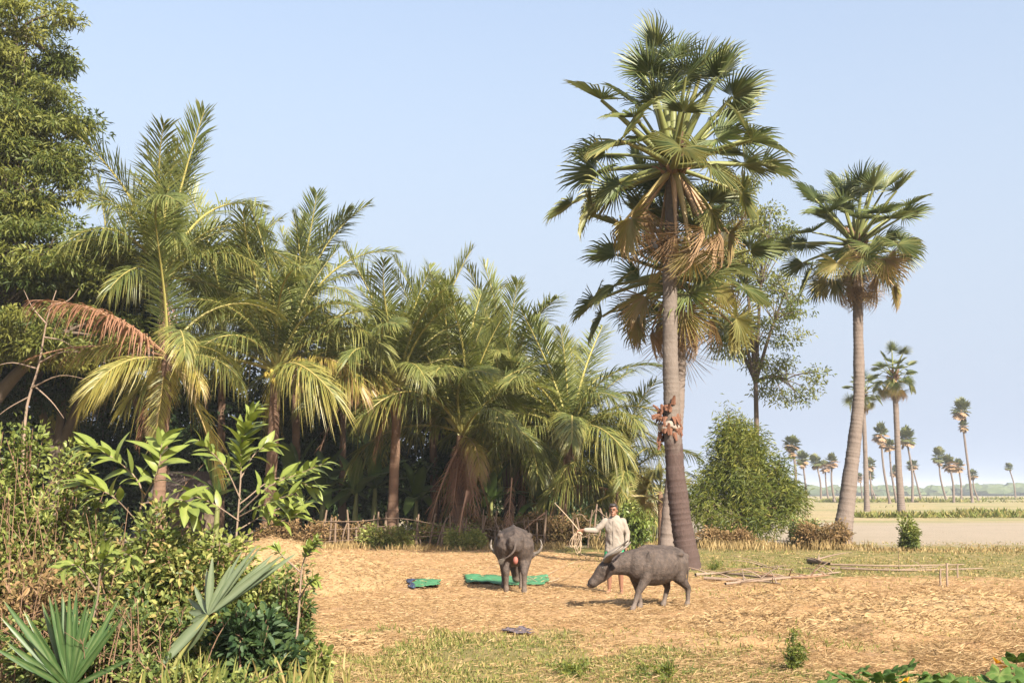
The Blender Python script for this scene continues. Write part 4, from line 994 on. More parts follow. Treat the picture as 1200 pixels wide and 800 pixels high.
def pumpkin_leaf(seed):
    g = np.random.default_rng(seed); n = 30; a = np.linspace(-math.pi, math.pi, n, endpoint=False)
    r = .5 * (1 + .13 * np.cos(5 * a) + .03 * np.cos(15 * a)) * (1 - .75 * np.exp(-((np.abs(a) - math.pi) / .22) ** 2))
    mid = r * .55
    z1 = .04 * np.cos(5 * a) + .10; z2 = .05 * np.cos(5 * a + .4) + .06 + g.normal(0, .02, n)
    V = np.concatenate([[(0, 0, 0)], np.stack([mid * np.cos(a), mid * np.sin(a), z1], -1), np.stack([r * np.cos(a), r * np.sin(a), z2], -1)])
    j = np.arange(n); k = (j + 1) % n
    mb = MB(); mb.add(V, np.stack([1 + j, 1 + n + j, 1 + n + k, 1 + k], -1), np.concatenate([[.9], .35 + .3 * (np.cos(5 * a) > .6), np.full(n, .45)]))
    mb.V.append(np.zeros((0, 3))); mb.F.append(np.stack([np.zeros(n, int), 1 + j, 1 + k], -1)); mb.T.append(np.zeros(0)); mb.M.append(np.zeros(n, int))
    return mb.mesh('leaf', [M['pumpkin']], True)
PUM = [pumpkin_leaf(170 + i) for i in range(4)]
b = gp(1085, 800); g = np.random.default_rng(17)
root = thing('pumpkin_vine', 'green pumpkin vine with orange flowers creeping along the lower right edge', 'vine', b)
spots = [(970, 800), (985, 795), (1000, 797), (1012, 785), (1022, 792), (1035, 796), (1045, 788), (1058, 794), (1065, 783), (1078, 792), (1090, 797), (1104, 795), (1118, 799), (1130, 796), (1145, 802), (1160, 800), (1172, 790), (1184, 780), (1192, 772), (1198, 785), (1205, 795), (1186, 798),
         (980, 812), (1000, 815), (1022, 810), (1046, 812), (1070, 810), (1095, 814), (1120, 812), (1150, 815), (1180, 812), (1206, 810), (1010, 803), (1056, 804), (1110, 806), (1168, 806), (1196, 802)]
vine = []
for k, (px, py) in enumerate(spots):
    hgt = g.uniform(.08, .26); x, y, z = ray(px, py); t = -(CAM_H - hgt) / z; p = np.array((x * t, y * t, hgt)) - b; vine.append(p)
    o = link('leaf', PUM[k % 4], root); s = g.uniform(.17, .27)
    o.matrix_local = Matrix.Translation(Vector(p)) @ Matrix.Rotation(g.uniform(0, 6.28), 4, 'Z') @ Matrix.Rotation(R(g.uniform(8, 38)), 4, 'Y') @ Matrix.Scale(s, 4)
    mb = MB(); q = p + np.array((g.normal(0, .08), g.normal(0, .08), 0)); q[2] = 0; V, F = tube(bez(q, (p + q) / 2 + np.array((.02, 0, .03)), p, 5), .006, 5); mb.add(V, F, .5)
    link('leaf_stalk', mb.mesh('leaf_stalk', [M['petiole']], True), root)
order = sorted(range(len(vine)), key=lambda i: vine[i][0])
mb = MB(); V, F = tube(spline([(vine[i][0], vine[i][1] * .3 - .1, .03) for i in order[::4]], 40), .009, 6); mb.add(V, F, .3); link('runner', mb.mesh('runner', [M['petiole']], True), root)
mb = MB(); a = np.linspace(0, 2 * math.pi, 6)[:5]
for q in a: 
    d = np.array([[math.cos(q), math.sin(q), .75]]); mb.add(*leaf_batch(np.zeros((1, 3)), d, np.array([[-math.cos(q), -math.sin(q), 1.2]]), .095, .075, .6, six=True, droop=.12))
FL = mb.mesh('flower', [M['flower']])
for px, py, h in ((1167, 777, .17), (1180, 787, .1), (1063, 800, .16)):
    x, y, z = ray(px, py); t = -(CAM_H - h) / z; link('flower', FL, root, np.array((x * t, y * t, h)) - b, (R(-35), 0, px), .9)

# ------------------------------------------------------------------ fence, hut, wood on the ground
g = np.random.default_rng(44)
def stick_fence(label, px0, px1, D, n, h, rails, seed):
    g = np.random.default_rng(seed)
    root = thing('stick_fence', label, 'fence', P3((px0 + px1) / 2, D), 'stick fences')
    x0 = (px0 - 600) / FOC * D; x1 = (px1 - 600) / FOC * D; c = (x0 + x1) / 2
    for k in range(n):
        x = x0 - c + (x1 - x0) * (k + g.uniform(.1, .9)) / n; hh = h * g.uniform(.65, 1.25); ln = g.normal(0, .24)
        mb = MB(); P = spline([(x, 0, -.1), (x + ln * .5 * hh + g.normal(0, .02), g.normal(0, .03), hh * .5), (x + ln * hh, g.normal(0, .06), hh)], 6)
        V, F = tube(P, np.linspace(1.15, .8, 6) * g.uniform(.022, .045), 6); mb.add(V, F); link('post', mb.mesh('post', [M['post']], True), root)
    for k in range(rails):
        z = h * (.35 + .5 * k / max(1, rails - 1)); mb = MB()
        P = spline([(x0 - c + (x1 - x0) * t, -.05 + g.normal(0, .02), z + g.normal(0, .13)) for t in np.linspace(0, 1, 7)], 24); V, F = tube(P, .015, 5); mb.add(V, F); link('rail', mb.mesh('rail', [M['post']], True), root)
stick_fence('long crooked stick fence along the back of the yard', 378, 640, 37.6, 34, 1.05, 3, 1)
stick_fence('short stake fence with rails just left of the man', 672, 722, 38.0, 8, 1.25, 2, 2)

b = np.array(P3(226, 43)); root = thing('thatched_hut', 'small thatched hut in the shade behind the left thicket', 'hut', b, scale=.84)
def slab(pts, t=.12):
    a = np.array(pts, float); nn = unit(np.cross(a[1] - a[0], a[3] - a[0])) * t; V = np.concatenate([a, a - nn])
    return V, np.array([(0, 1, 2, 3), (7, 6, 5, 4), (0, 4, 5, 1), (1, 5, 6, 2), (2, 6, 7, 3), (3, 7, 4, 0)])
roof = MB(); roof.add(*slab([(-1.5, -1.3, 1.95), (1.3, -1.3, 1.95), (1.1, 0, 3.25), (-1.3, 0, 3.25)])); roof.add(*slab([(1.3, 1.3, 1.95), (-1.5, 1.3, 1.95), (-1.3, .02, 3.24), (1.1, .02, 3.24)]))
ro = link('roof', roof.mesh('roof', [M['thatch']]), root)
mb = MB(); n = 5000; u = g.random(n); v = g.random(n)
P = np.stack([-1.5 + 2.8 * u, -1.33 + 1.3 * v, 1.96 + 1.3 * v], -1); mb.add(*leaf_batch(P, np.stack([g.normal(0, .12, n), np.full(n, -.75), np.full(n, -.66)], -1), np.tile((0, -.7, .7), (n, 1)) + g.normal(0, .2, (n, 3)), g.uniform(.2, .45, n), .03, g.uniform(0, .7, n)))
o = link('thatch_straw', mb.mesh('thatch_straw', [M['thatch']]), ro); o['kind'] = 'stuff'
for x in (-1.15, .95):
    for y in (-.95, .95):
        mb = MB(); V, F = tube([(x, y, -.1), (x, y, 2.3)], [.06, .05], 8); mb.add(V, F); link('post', mb.mesh('post', [M['post']], True), root)
for k in range(11):
    mb = MB(); mb.add(*box((-1.0 + .19 * k, .9, 1.0), (.175, .03, 1.9 + .05 * (k % 3)))); link('wall_board', mb.mesh('wall_board', [M['post']]), root)

def lying(name, label, pts, r, group, mat='deadwood', twigs=0, seed=0, cat='branch'):
    g = np.random.default_rng(seed); W = [gp(px, py) for px, py in pts]; b = W[0].copy(); b[2] = float(ground_z(b[0], b[1]))
    root = thing(name, label, cat, b, group)
    P = spline([w - b + np.array((0, 0, float(ground_z(w[0], w[1])) - b[2] + r * .8 + g.uniform(0, .05))) for w in W], 14)
    mb = MB(); V, F = tube(P, np.linspace(r, r * .5, 14), 7); mb.add(V, F); link('shaft', mb.mesh('shaft', [M[mat]], True), root)
    for k in range(twigs):
        i = int(g.integers(3, 13)); d = np.array((g.normal(0, .7), g.normal(0, .5), abs(g.normal(.12, .15)))); q = P[i] + d
        q[2] = max(q[2], .02); mb = MB(); V, F = tube(bez(P[i], P[i] + d * .5 + np.array((0, 0, .07)), q, 6), np.linspace(r * .5, .005, 6), 5); mb.add(V, F); link('twig', mb.mesh('twig', [M[mat]], True), root)
GB = 'fallen branches right of the tallest sugar palm'
for i, (lab, pts, r, tw) in enumerate((('fallen branch nearest the foot of the tallest sugar palm', [(815, 676), (850, 674), (900, 680)], .035, 4), ('longest fallen branch with twigs in the branch litter', [(825, 681), (880, 682), (945, 677), (985, 672)], .04, 7),
                                       ('reddish fallen branch ending by the lying poles', [(890, 676), (935, 679), (972, 677)], .035, 5), ('short fallen branch in front of the others', [(850, 688), (885, 684), (915, 686)], .03, 5), ('dark stubby branch at the left end of the lying poles', [(948, 659), (958, 662), (972, 665)], .07, 3), ('thin fallen twig on the grass behind the branch litter', [(885, 662), (905, 667), (930, 668)], .025, 3))):
    lying('fallen_branch', lab, pts, r, GB, 'deadwood' if i != 2 else 'twig', tw, 180 + i)
GP = 'poles lying at the edge of the yard'
lying('lying_pole', 'long pale pole lying on the grass, rear of three', [(965, 663), (1050, 665), (1130, 662)], .026, GP, cat='pole', seed=1)
lying('lying_pole', 'long pale pole lying on the grass, nearest of three', [(972, 667), (1060, 670), (1152, 669)], .028, GP, cat='pole', seed=2)
lying('lying_pole', 'thin crooked pole lying between the two long pale ones', [(985, 665), (1040, 669), (1100, 667)], .02, GP, cat='pole', twigs=3, seed=3)
for lab, px, py, h, r in (('shorter stake standing at the lying poles, left of two', 1102, 687, .34, .022), ('stake standing at the lying poles, right of two', 1110, 688, .46, .025), ('thin stake at the right end of the lying poles', 1122, 676, .3, .02)):
    b = gp(px, py); mb = MB(); V, F = tube([(0, 0, -.1), (.01, 0, h * .6), (.03, .02, h)], [r, r * .95, r * .85], 8); mb.add(V, F)
    mb.add(np.array([(.03, .02, h + .004)] + [V[-8 + k] for k in range(8)]), np.array([(0, 1 + k, 1 + (k + 1) % 8) for k in range(8)]))
    tag(link('stake', mb.mesh('stake', [M['deadwood']], True), None, (b[0], b[1], float(ground_z(b[0], b[1])))), lab, 'stake', 'stakes by the poles')
# a dry frond leaning against the fence and debris below the skirted palm
for lab, px, py, D, rot, s, k in (('large dry brown frond leaning against the stick fence', 548, 575, 37.0, (R(12), R(12), R(205)), .72, 0), ('dry frond drooping beside the trunk with the dry skirt', 600, 560, 37.6, (0, R(-6), R(260)), .55, 1), ('dry frond lying behind the man', 640, 600, 38.5, (R(20), R(-30), R(200)), .55, 0)):
    p = at(px, py, D); o = link('dry_frond', FR['dead'][k], None, p, rot, s); o.color = (.95, 0, 0, 1); tag(o, lab, 'palm frond', 'dry fronds by the fence')

# bundle of dry leaf bases tied to the tallest palm
b = at(786, 500, 26.35); g = np.random.default_rng(61)
root = thing('leaf_bundle', 'rusty bundle of dry leaf stalks tied round the tallest palm trunk', 'bundle', b)
def ring_of(n, z, dz, r, out, L, mat, name):
    for k in range(n):
        a = 6.283 * k / n + g.normal(0, .12); p = np.array((math.cos(a) * r, .25 + math.sin(a) * r, z + g.normal(0, dz))); d = np.array((math.cos(a) * out, math.sin(a) * out, g.choice((-1, 1), p=(.7, .3)) * g.uniform(.5, 1)))
        q = p + unit(d) * L * g.uniform(.6, 1.2); mb = MB(); V, F = tube(bez(p, (p + q) / 2 + np.array((0, 0, .04)), q, 5), np.linspace(.055, .02, 5), 5, ell=np.tile((1.3, .6), (5, 1))); mb.add(V, F, .5); link(name, mb.mesh(name, [M[mat]]), root)
M['rust'] = bark_mat('rusty_leaf_base', (.19, .09, .055), (.10, .05, .032), 9, .5)
ring_of(34, .30, .13, .22, .45, .2, 'rust', 'dry_stalk'); ring_of(26, -.14, .15, .22, .3, .2, 'rust', 'dry_stalk')
for k in range(5):
    p = np.array((-.25 + g.normal(0, .07), .12 + g.normal(0, .1), .27 + g.normal(0, .07))); d = np.array((-1, -.2, g.normal(0, .7))); q = p + unit(d) * .22
    mb = MB(); V, F = tube(bez(p, (p + q) / 2 + np.array((0, 0, .03)), q, 5), np.linspace(.05, .025, 5), 5); mb.add(V, F, .5); link('dry_stalk', mb.mesh('dry_stalk', [M['rust']]), root)
M['rag'] = plain_mat('pale_rag', (.28, .24, .2), (.18, .15, .125), 12, .95, .1, .4)
mb = MB(); t = np.linspace(0, 6.283, 25); P = np.stack([.25 * np.cos(t), .25 + .25 * np.sin(t), .02 + .04 * np.sin(3 * t)], -1); V, F = tube(P, .075, 7, ell=np.tile((.45, 1.25), (25, 1))); mb.add(V + g.normal(0, .012, V.shape), F); link('rag', mb.mesh('rag', [M['rag']], True), root)
# yellowing young fan palm behind the trunk
b = np.array(P3(772, 30.5)); root = thing('young_sugar_palm', 'young sugar palm with yellow fan leaves beside the tallest trunk', 'palm tree', b)
mb = MB(); V, F = tube([(0, 0, -.1), (.02, 0, .9), (0, 0, 1.9)], [.12, .10, .07], 9); mb.add(V, F); link('trunk', mb.mesh('trunk', [M['trunk_c']], True), root)
for k, (az, e, ag) in enumerate(((175, 40, .5), (200, 15, .55), (150, 62, .45), (230, -5, .6), (120, 30, .4), (190, -30, .7), (20, 50, .4), (330, 20, .5), (265, 55, .42))):
    rot = Matrix.Translation((0, 0, 1.85)) @ Matrix.Rotation(R(az), 4, 'Z') @ Matrix.Rotation(-R(e), 4, 'Y')
    o = link('frond', FAN[k % 6], root); Mb = rot @ Matrix.Translation((.45, 0, 0)) @ Matrix.Rotation(k, 4, 'X') @ Matrix.Scale(.52, 4); o.matrix_local = Mb; o.color = (ag, 0, 0, 1)
    p = link('petiole', PET[0][0], o); p.matrix_local = Mb.inverted() @ rot @ Matrix.Scale(.34, 4); p.color = o.color

# ------------------------------------------------------------------ tarpaulins and rag
def tarp(name, label, px0, px1, py0, py1, seed, mat, bump=.09, group=None):
    A, B, C, Dd = gp(px0, py1), gp(px1, py1), gp(px1, py0), gp(px0, py0); c = (A + B + C + Dd) / 4
    nu, nv = 40, 22; u, v = np.meshgrid(np.linspace(0, 1, nu), np.linspace(0, 1, nv)); u = u[..., None]; v = v[..., None]
    P = (A * (1 - u) + B * u) * (1 - v) + (Dd * (1 - u) + C * u) * v
    P = P + .10 * (np.stack([fbm(u[..., 0] * 4, v[..., 0] * 4, seed), fbm(u[..., 0] * 4, v[..., 0] * 4, seed + 4), 0 * u[..., 0]], -1) - np.array((.47, .47, 0))) * 3
    z = ground_z(P[..., 0], P[..., 1]) + .03 + bump * np.abs(fbm(P[..., 0] * 2.3, P[..., 1] * 1.6, seed + 6) - .45) * 4
    P[..., 2] = z; i = (np.arange(nv - 1)[:, None] * nu + np.arange(nu - 1)[None]).ravel()
    mb = MB(); mb.add((P - c).reshape(-1, 3), np.stack([i, i + 1, i + nu + 1, i + nu], -1))
    o = link(name, mb.mesh(name, [mat], True), None, c); o.modifiers.new('thickness', 'SOLIDIFY').thickness = .006
    return tag(o, label, 'tarpaulin', group)
M['tarp'] = plain_mat('green_plastic', (.02, .12, .045), (.09, .24, .12), 6, .45, .4, .3)
M['tarp_dark'] = plain_mat('dark_plastic', (.02, .03, .06), (.04, .05, .09), 3, .45, .4, .3)
tarp('tarpaulin', 'bright green plastic sheet lying behind the grazing buffalo', 545, 640, 675, 686, 1, M['tarp'], .04, 'green sheets on the straw')
tarp('tarpaulin', 'small folded green plastic sheet alone on the straw', 484, 513, 682, 691, 2, M['tarp'], .05, 'green sheets on the straw')
tarp('tarpaulin', 'dark blue end of plastic sheet beside the small green one', 479, 485, 683, 691, 3, M['tarp_dark'], .06)
M['purple'] = plain_mat('purple_grey_cloth', (.12, .10, .125), (.07, .055, .05), 14, .9, .1, .4)
tarp('cloth_rag', 'crumpled purple grey rag on the straw in front of the buffaloes', 592, 622, 739, 743, 4, M['purple'], .04)['category'] = 'rag'

# ------------------------------------------------------------------ bodies: one continuous surface each
def fuse(name, shapes, voxel, smooth, mats, keep=None):
    """joins closed shapes into one continuous skin (voxel remesh, then smoothing)"""
    mb = MB()
    for sh in shapes:
        if len(sh) == 3: V, Q, T = sh; tri = T
        else: (V, Q), (_, tri) = sh
        b = mb.n; mb.add(V, Q); mb.V.append(np.zeros((0, 3))); mb.F.append(tri + b); mb.T.append(np.zeros(0)); mb.M.append(np.zeros(len(tri), int))
    tmp = bpy.data.objects.new('tmp', mb.mesh('tmp')); COL.objects.link(tmp)
    r = tmp.modifiers.new('r', 'REMESH'); r.mode = 'VOXEL'; r.voxel_size = voxel; r.use_smooth_shade = True
    s = tmp.modifiers.new('s', 'SMOOTH'); s.factor = .5; s.iterations = smooth
    dg = bpy.context.evaluated_depsgraph_get(); dg.update()
    me = bpy.data.meshes.new_from_object(tmp.evaluated_get(dg)); me.name = name
    bpy.data.objects.remove(tmp)
    me.materials.clear()
    for m_ in mats: me.materials.append(m_)
    me.polygons.foreach_set('use_smooth', np.ones(len(me.polygons), bool))
    return me
m = NT('buffalo_hide'); co = m.obj(); n1 = m.noise(4, 5, .6, co); n2 = m.noise(40, 3, .6, co)
z = m.n('SeparateXYZ'); m.set(z.inputs[0], co)
c = m.mix(m.ramp(n1, [(.35, (0, 0, 0)), (.7, (1, 1, 1))]), (.032, .024, .02), (.066, .05, .042))
c = m.mix(m.ramp(z.outputs[2], [(.10, (.8, .8, .8)), (.42, (0, 0, 0))]), c, (.17, .135, .11))
c = m.mix(m.math('MULTIPLY', n2, .35), c, (.028, .021, .018))
n3 = m.noise(14, 5, .7, co); up_ = m.n('NewGeometry'); sz = m.n('SeparateXYZ'); m.set(sz.inputs[0], up_.outputs['Normal'])
c = m.mix(m.math('MULTIPLY', m.ramp(n3, [(.42, (0, 0, 0)), (.66, (1, 1, 1))]), .5), c, (.115, .085, .066))       # dried mud
M['hide'] = m.done(m.pbr(c, .72, .25, m.bump(m.math('ADD', m.math('ADD', n1, n3), m.math('MULTIPLY', n2, .5)), .7, .025)))
M['horn'] = plain_mat('horn', (.08, .068, .056), (.16, .135, .11), 8, .45, .4)
M['eye'] = plain_mat('eye', (.01, .008, .006), (.02, .015, .01), 8, .15, .6)
M['muzzle'] = plain_mat('muzzle', (.05, .04, .04), (.09, .07, .07), 18, .45, .4)
M['pink'] = plain_mat('pink_skin', (.26, .10, .075), (.2, .07, .05), 6, .6, .3)
M['hoof'] = plain_mat('hoof', (.12, .1, .09), (.2, .17, .15), 9, .7, .3)

def buffalo(label, loc_, heading, s, poll, yaw, pitch, legs, tail, seed, horns, pink=False):
    """local frame: +X forward, +Y its left side. legs: four (dx of hoof) front L, front R, hind L, hind R"""
    root = thing('water_buffalo', label, 'buffalo', loc_, 'water buffaloes', heading, s)
    sh = []
    # barrel: deep chest, wide belly, sloping rump
    sh.append(capped([(-.66, 0, .93), (-.50, 0, .90), (-.22, 0, .80), (.08, 0, .76), (.34, 0, .80), (.52, 0, .86)], 1.0, 20, [(.17, .20), (.29, .29), (.38, .38), (.40, .39), (.33, .38), (.22, .29)]))
    sh = [capped_ell([(-.70, 0, .93), (-.55, 0, .91), (-.25, 0, .86), (.08, 0, .84), (.34, 0, .86), (.54, 0, .88)], [(.17, .19), (.28, .28), (.37, .365), (.395, .39), (.32, .365), (.22, .29)])]
    sh.append(ellipsoid((.30, 0, 1.08), (.28, .10, .13)))              # withers
    sh.append(ellipsoid((-.44, .15, 1.05), (.18, .10, .08))); sh.append(ellipsoid((-.44, -.15, 1.05), (.18, .10, .08)))   # hip bones
    for sy in (1, -1):                                                # hooks, pins, shoulder blades and ribs under the skin
        sh.append(ellipsoid((-.40, sy * .265, 1.065), (.12, .08, .065))); sh.append(ellipsoid((-.76, sy * .10, 1.00), (.06, .05, .07))); sh.append(ellipsoid((.32, sy * .255, .92), (.14, .07, .24)))
        for xr in (-.22, -.10, .02, .14): sh.append(capped([(xr - .05 * math.cos(a), sy * .372 * math.cos(a), .845 + .352 * math.sin(a)) for a in np.linspace(-.6, .6, 7)], .018, 8))
    sh.append(capped([(-.72, 0, 1.10), (-.45, 0, 1.185), (-.1, 0, 1.205), (.25, 0, 1.225), (.42, 0, 1.17)], .045, 8))
    poll = np.asarray(poll, float)
    sh.append(capped_ell([(.40, 0, .90), (.40 + (poll[0] - .40) * .5, poll[1] * .45, (.90 + poll[2]) / 2 + .02), poll - np.array((.04, 0, .02))], [(.21, .30), (.165, .235), (.13, .165)]))
    hd = np.array((math.cos(yaw) * math.cos(pitch), math.sin(yaw) * math.cos(pitch), math.sin(pitch)))
    hs = unit(np.cross((0, 0, 1.0), hd)); hu = np.cross(hd, hs)
    H = lambda x, y, zz: poll + hd * x + hs * y + hu * zz
    sh.append(capped_ell([H(-.05, 0, -.02), H(.10, 0, -.01), H(.26, 0, -.05), H(.40, 0, -.08), H(.48, 0, -.09)], [(.15, .15), (.16, .16), (.13, .14), (.112, .11), (.125, .10)]))
    sh.append(capped_ell([H(.06, 0, -.12), H(.22, 0, -.15), H(.40, 0, -.14)], [(.08, .06), (.065, .05), (.05, .035)]))
    for sy in (1, -1): sh.append(ellipsoid(H(.13, sy * .10, .045), (.04, .04, .035)))
    for k, (dx, sy) in enumerate(zip(legs, (1, -1, 1, -1))):
        if k < 2:
            y = sy * .17; sh.append(capped([(.36, sy * .17, .84), (.38 + dx * .15, sy * .19, .60)], [.17, .115], 12)); kn = np.array((.40 + dx * .62, y, .345 + .03 * abs(dx)))
            sh.append(capped([(.38 + dx * .15, sy * .185, .60), kn], [.105, .066], 12)); ft = np.array((.40 + dx * .95, y, .12)); sh.append(capped([kn, ft], [.062, .043], 12)); sh.append(capped([ft, (.43 + dx, y, .045)], [.05, .062], 12))
        else:
            y = sy * .165; sh.append(capped([(-.50, sy * .15, .88), (-.44 + dx * .2, sy * .185, .60)], [.21, .135], 12)); hk = np.array((-.62 + dx * .75, y, .385))
            sh.append(capped([(-.45 + dx * .2, sy * .18, .60), hk], [.125, .066], 12)); ft = np.array((-.57 + dx * .98, y, .12)); sh.append(capped([hk, ft], [.06, .042], 12)); sh.append(capped([ft, (-.54 + dx, y, .045)], [.05, .062], 12))
    tp = spline(tail, 12); sh.append(capped(list(tp), np.linspace(.034, .018, 12), 8))
    link('body', fuse('body', sh, .017, 6, [M['hide']]), root)
    mb = MB(); n = 160; gg = np.random.default_rng(seed); e = tp[-1]; d = unit(tp[-1] - tp[-2])
    mb.add(*leaf_batch(e + gg.normal(0, .012, (n, 3)), d + gg.normal(0, .18, (n, 3)), rdir(n, 0, gg), gg.uniform(.08, .17, n), .008, .5)); o = link('tail_tuft', mb.mesh('tail_tuft', [M['horn']]), root)
    for sy in (1, -1):
        bk = np.array((-math.cos(yaw), -math.sin(yaw), 0)); P = spline([poll + hd * .03 + hu * .05 + hs * sy * la + bk * ba + np.array((0, 0, ua)) for la, ba, ua in horns], 16)
        mb = MB(); V, F = tube(P, np.linspace(.072, .014, 16), 9, ell=np.tile((1.25, .75), (16, 1))); V += np.sin(np.repeat(np.arange(16), 9) * 2.2)[:, None] * .0015; mb.add(V, F); link('horn', mb.mesh('horn', [M['horn']], True), root)
        eb = H(-.02, sy * .11, .0); et = H(-.05, sy * .33, -.05); x = unit(et - eb)
        mb = MB(); mb.add(*leaf_batch(eb[None], x[None], hd[None] * .6 + hu[None] * .5, .32, .18, .5, fold=.5, six=True)); o = link('ear', mb.mesh('ear', [M['hide']], True), root); o.modifiers.new('thickness', 'SOLIDIFY').thickness = .016
        mb = MB(); V, Q, T = ellipsoid(H(.135, sy * .125, .055), (.024,) * 3, 10, 7); mb.add(V, Q); mb.V.append(np.zeros((0, 3))); mb.F.append(T); mb.T.append(np.zeros(0)); mb.M.append(np.zeros(len(T), int)); link('eye', mb.mesh('eye', [M['eye']], True), root)
        mb = MB(); V, Q, T = ellipsoid(H(.575, sy * .05, -.06), (.014,) * 3, 8, 6); mb.add(V, Q); link('nostril', mb.mesh('nostril', [M['eye']], True), root)
    mz = fuse('muzzle', [ellipsoid(H(.515, 0, -.10), (.075, .095, .065), rot=(yaw, 'Z'))], .012, 2, [M['muzzle']]); link('muzzle', mz, root)
    if pink:
        mb = MB(); V, Q, T = ellipsoid((-.66, .0, .62), (.05, .05, .075), 12, 8); mb.add(V, Q); mb.V.append(np.zeros((0, 3))); mb.F.append(T); mb.T.append(np.zeros(0)); mb.M.append(np.zeros(len(T), int)); link('udder', mb.mesh('udder', [M['pink']], True), root)
    return root, H
def capped_ell(pts, rr, n=18):
    """closed tube with elliptical sections (half width, half height)"""
    P = [np.asarray(p, float) for p in pts]; d0 = unit(P[0] - P[1]); d1 = unit(P[-1] - P[-2]); a, b = rr[0], rr[-1]
    Q = [P[0] + d0 * min(a) * .8, P[0] + d0 * min(a) * .5] + P + [P[-1] + d1 * min(b) * .5, P[-1] + d1 * min(b) * .8]
    E = [(a[0] * .3, a[1] * .3), (a[0] * .8, a[1] * .8)] + list(rr) + [(b[0] * .8, b[1] * .8), (b[0] * .3, b[1] * .3)]
    ns = 3 * len(Q); Qs = spline(Q, ns); Es = np.maximum(spline(np.array([(x, y, 0) for x, y in E]), ns)[:, :2], .005)
    V, F = tube(Qs, 1.0, n, ell=Es); nv = len(V); V = np.vstack([V, Qs[0], Qs[-1]]); j = np.arange(n); k = (j + 1) % n; bb = (ns - 1) * n
    T = np.vstack([np.stack([k, j, np.full(n, nv)], -1), np.stack([bb + j, bb + k, np.full(n, nv + 1)], -1)])
    return [(V, F), (None, T)]

# grazing buffalo seen from behind
bp = gp(602, 694); hz = lambda p: float(ground_z(p[0], p[1]))
buffalo('water buffalo seen from behind, grazing with its head down', (bp[0], bp[1] + .55, hz(bp)), R(93), 1.0, (.92, -.10, .62), R(-8), R(-58), (.10, -.12, .14, -.08),
        [(-.80, 0, .98), (-.90, .03, .84), (-.90, .10, .74), (-.86, .22, .66)], 1, ((.07, 0, .03), (.26, .03, .02), (.44, .06, .06), (.52, .08, .18), (.50, .08, .32)), pink=True)
# walking buffalo, three-quarter view towards the left
bp = gp(769, 713)
buffalo('water buffalo walking left with lowered head in front of the man', (bp[0], bp[1] + .05, hz(bp)), R(214), .82, (.98, -.22, .87), R(-36), R(-34), (.32, -.16, -.14, .20),
        [(-.80, 0, .96), (-.88, .0, .80), (-.88, -.01, .60), (-.86, -.02, .44)], 2, ((.08, 0, .06), (.26, .05, .16), (.40, .16, .24), (.43, .32, .34), (.33, .44, .44)))

# ------------------------------------------------------------------ the man
M['skin'] = plain_mat('skin', (.2, .10, .062), (.15, .07, .042), 7, .5, .35, .15)
M['shirt'] = plain_mat('off_white_cotton', (.26, .225, .19), (.17, .145, .12), 5, .9, .1, .5, .03)
M['shorts'] = plain_mat('green_cotton', (.03, .27, .12), (.05, .36, .17), 5, .85, .1, .5, .02)
M['hair'] = plain_mat('black_hair', (.012, .01, .009), (.03, .022, .018), 40, .45, .5, .6)
mp_ = gp(721, 694)
man = thing('person', 'man in off white long sleeved shirt and green shorts holding out a rope', 'person', (mp_[0], mp_[1], hz(mp_)), None, R(-12))
HC = np.array((-.015, -.035, 1.535))                                    # head centre
sk = [capped_ell([(0, 0, .84), (0, .005, .95), (0, .0, 1.08), (0, -.005, 1.22), (0, .0, 1.33), (0, .01, 1.39)], [(.155, .10), (.15, .10), (.135, .092), (.165, .105), (.165, .095), (.10, .07)]),
      capped([(0, .01, 1.37), (-.005, -.012, 1.46)], [.058, .052], 12), ellipsoid(HC + (0, .012, .025), (.077, .094, .10)), ellipsoid(HC + (0, -.03, -.05), (.056, .06, .066)),
      ellipsoid(HC + (0, -.098, -.012), (.014, .020, .024)), ellipsoid(HC + (0, -.086, -.062), (.026, .014, .010)), ellipsoid(HC + (0, -.082, -.098), (.024, .016, .016)), ellipsoid(HC + (0, -.084, .028), (.05, .014, .010))]
for sx in (-1, 1): sk.append(ellipsoid(HC + (sx * .078, .012, -.008), (.010, .020, .032)))
def arm(S, E, W):
    S = np.asarray(S, float) * np.array((.86, 1, 1)) - np.array((0, 0, .03))
    return [capped([S, E], [.05, .042], 12), capped([E, (np.asarray(E) + W) * .5, W], [.041, .036, .027], 12)]
SR, ER, WR = np.array((-.175, 0, 1.355)), np.array((-.35, -.06, 1.155)), np.array((-.57, -.17, 1.165))
SL, EL, WL = np.array((.175, .01, 1.355)), np.array((.245, .03, 1.09)), np.array((.225, -.06, .86))
sk += arm(SR, ER, WR) + arm(SL, EL, WL)
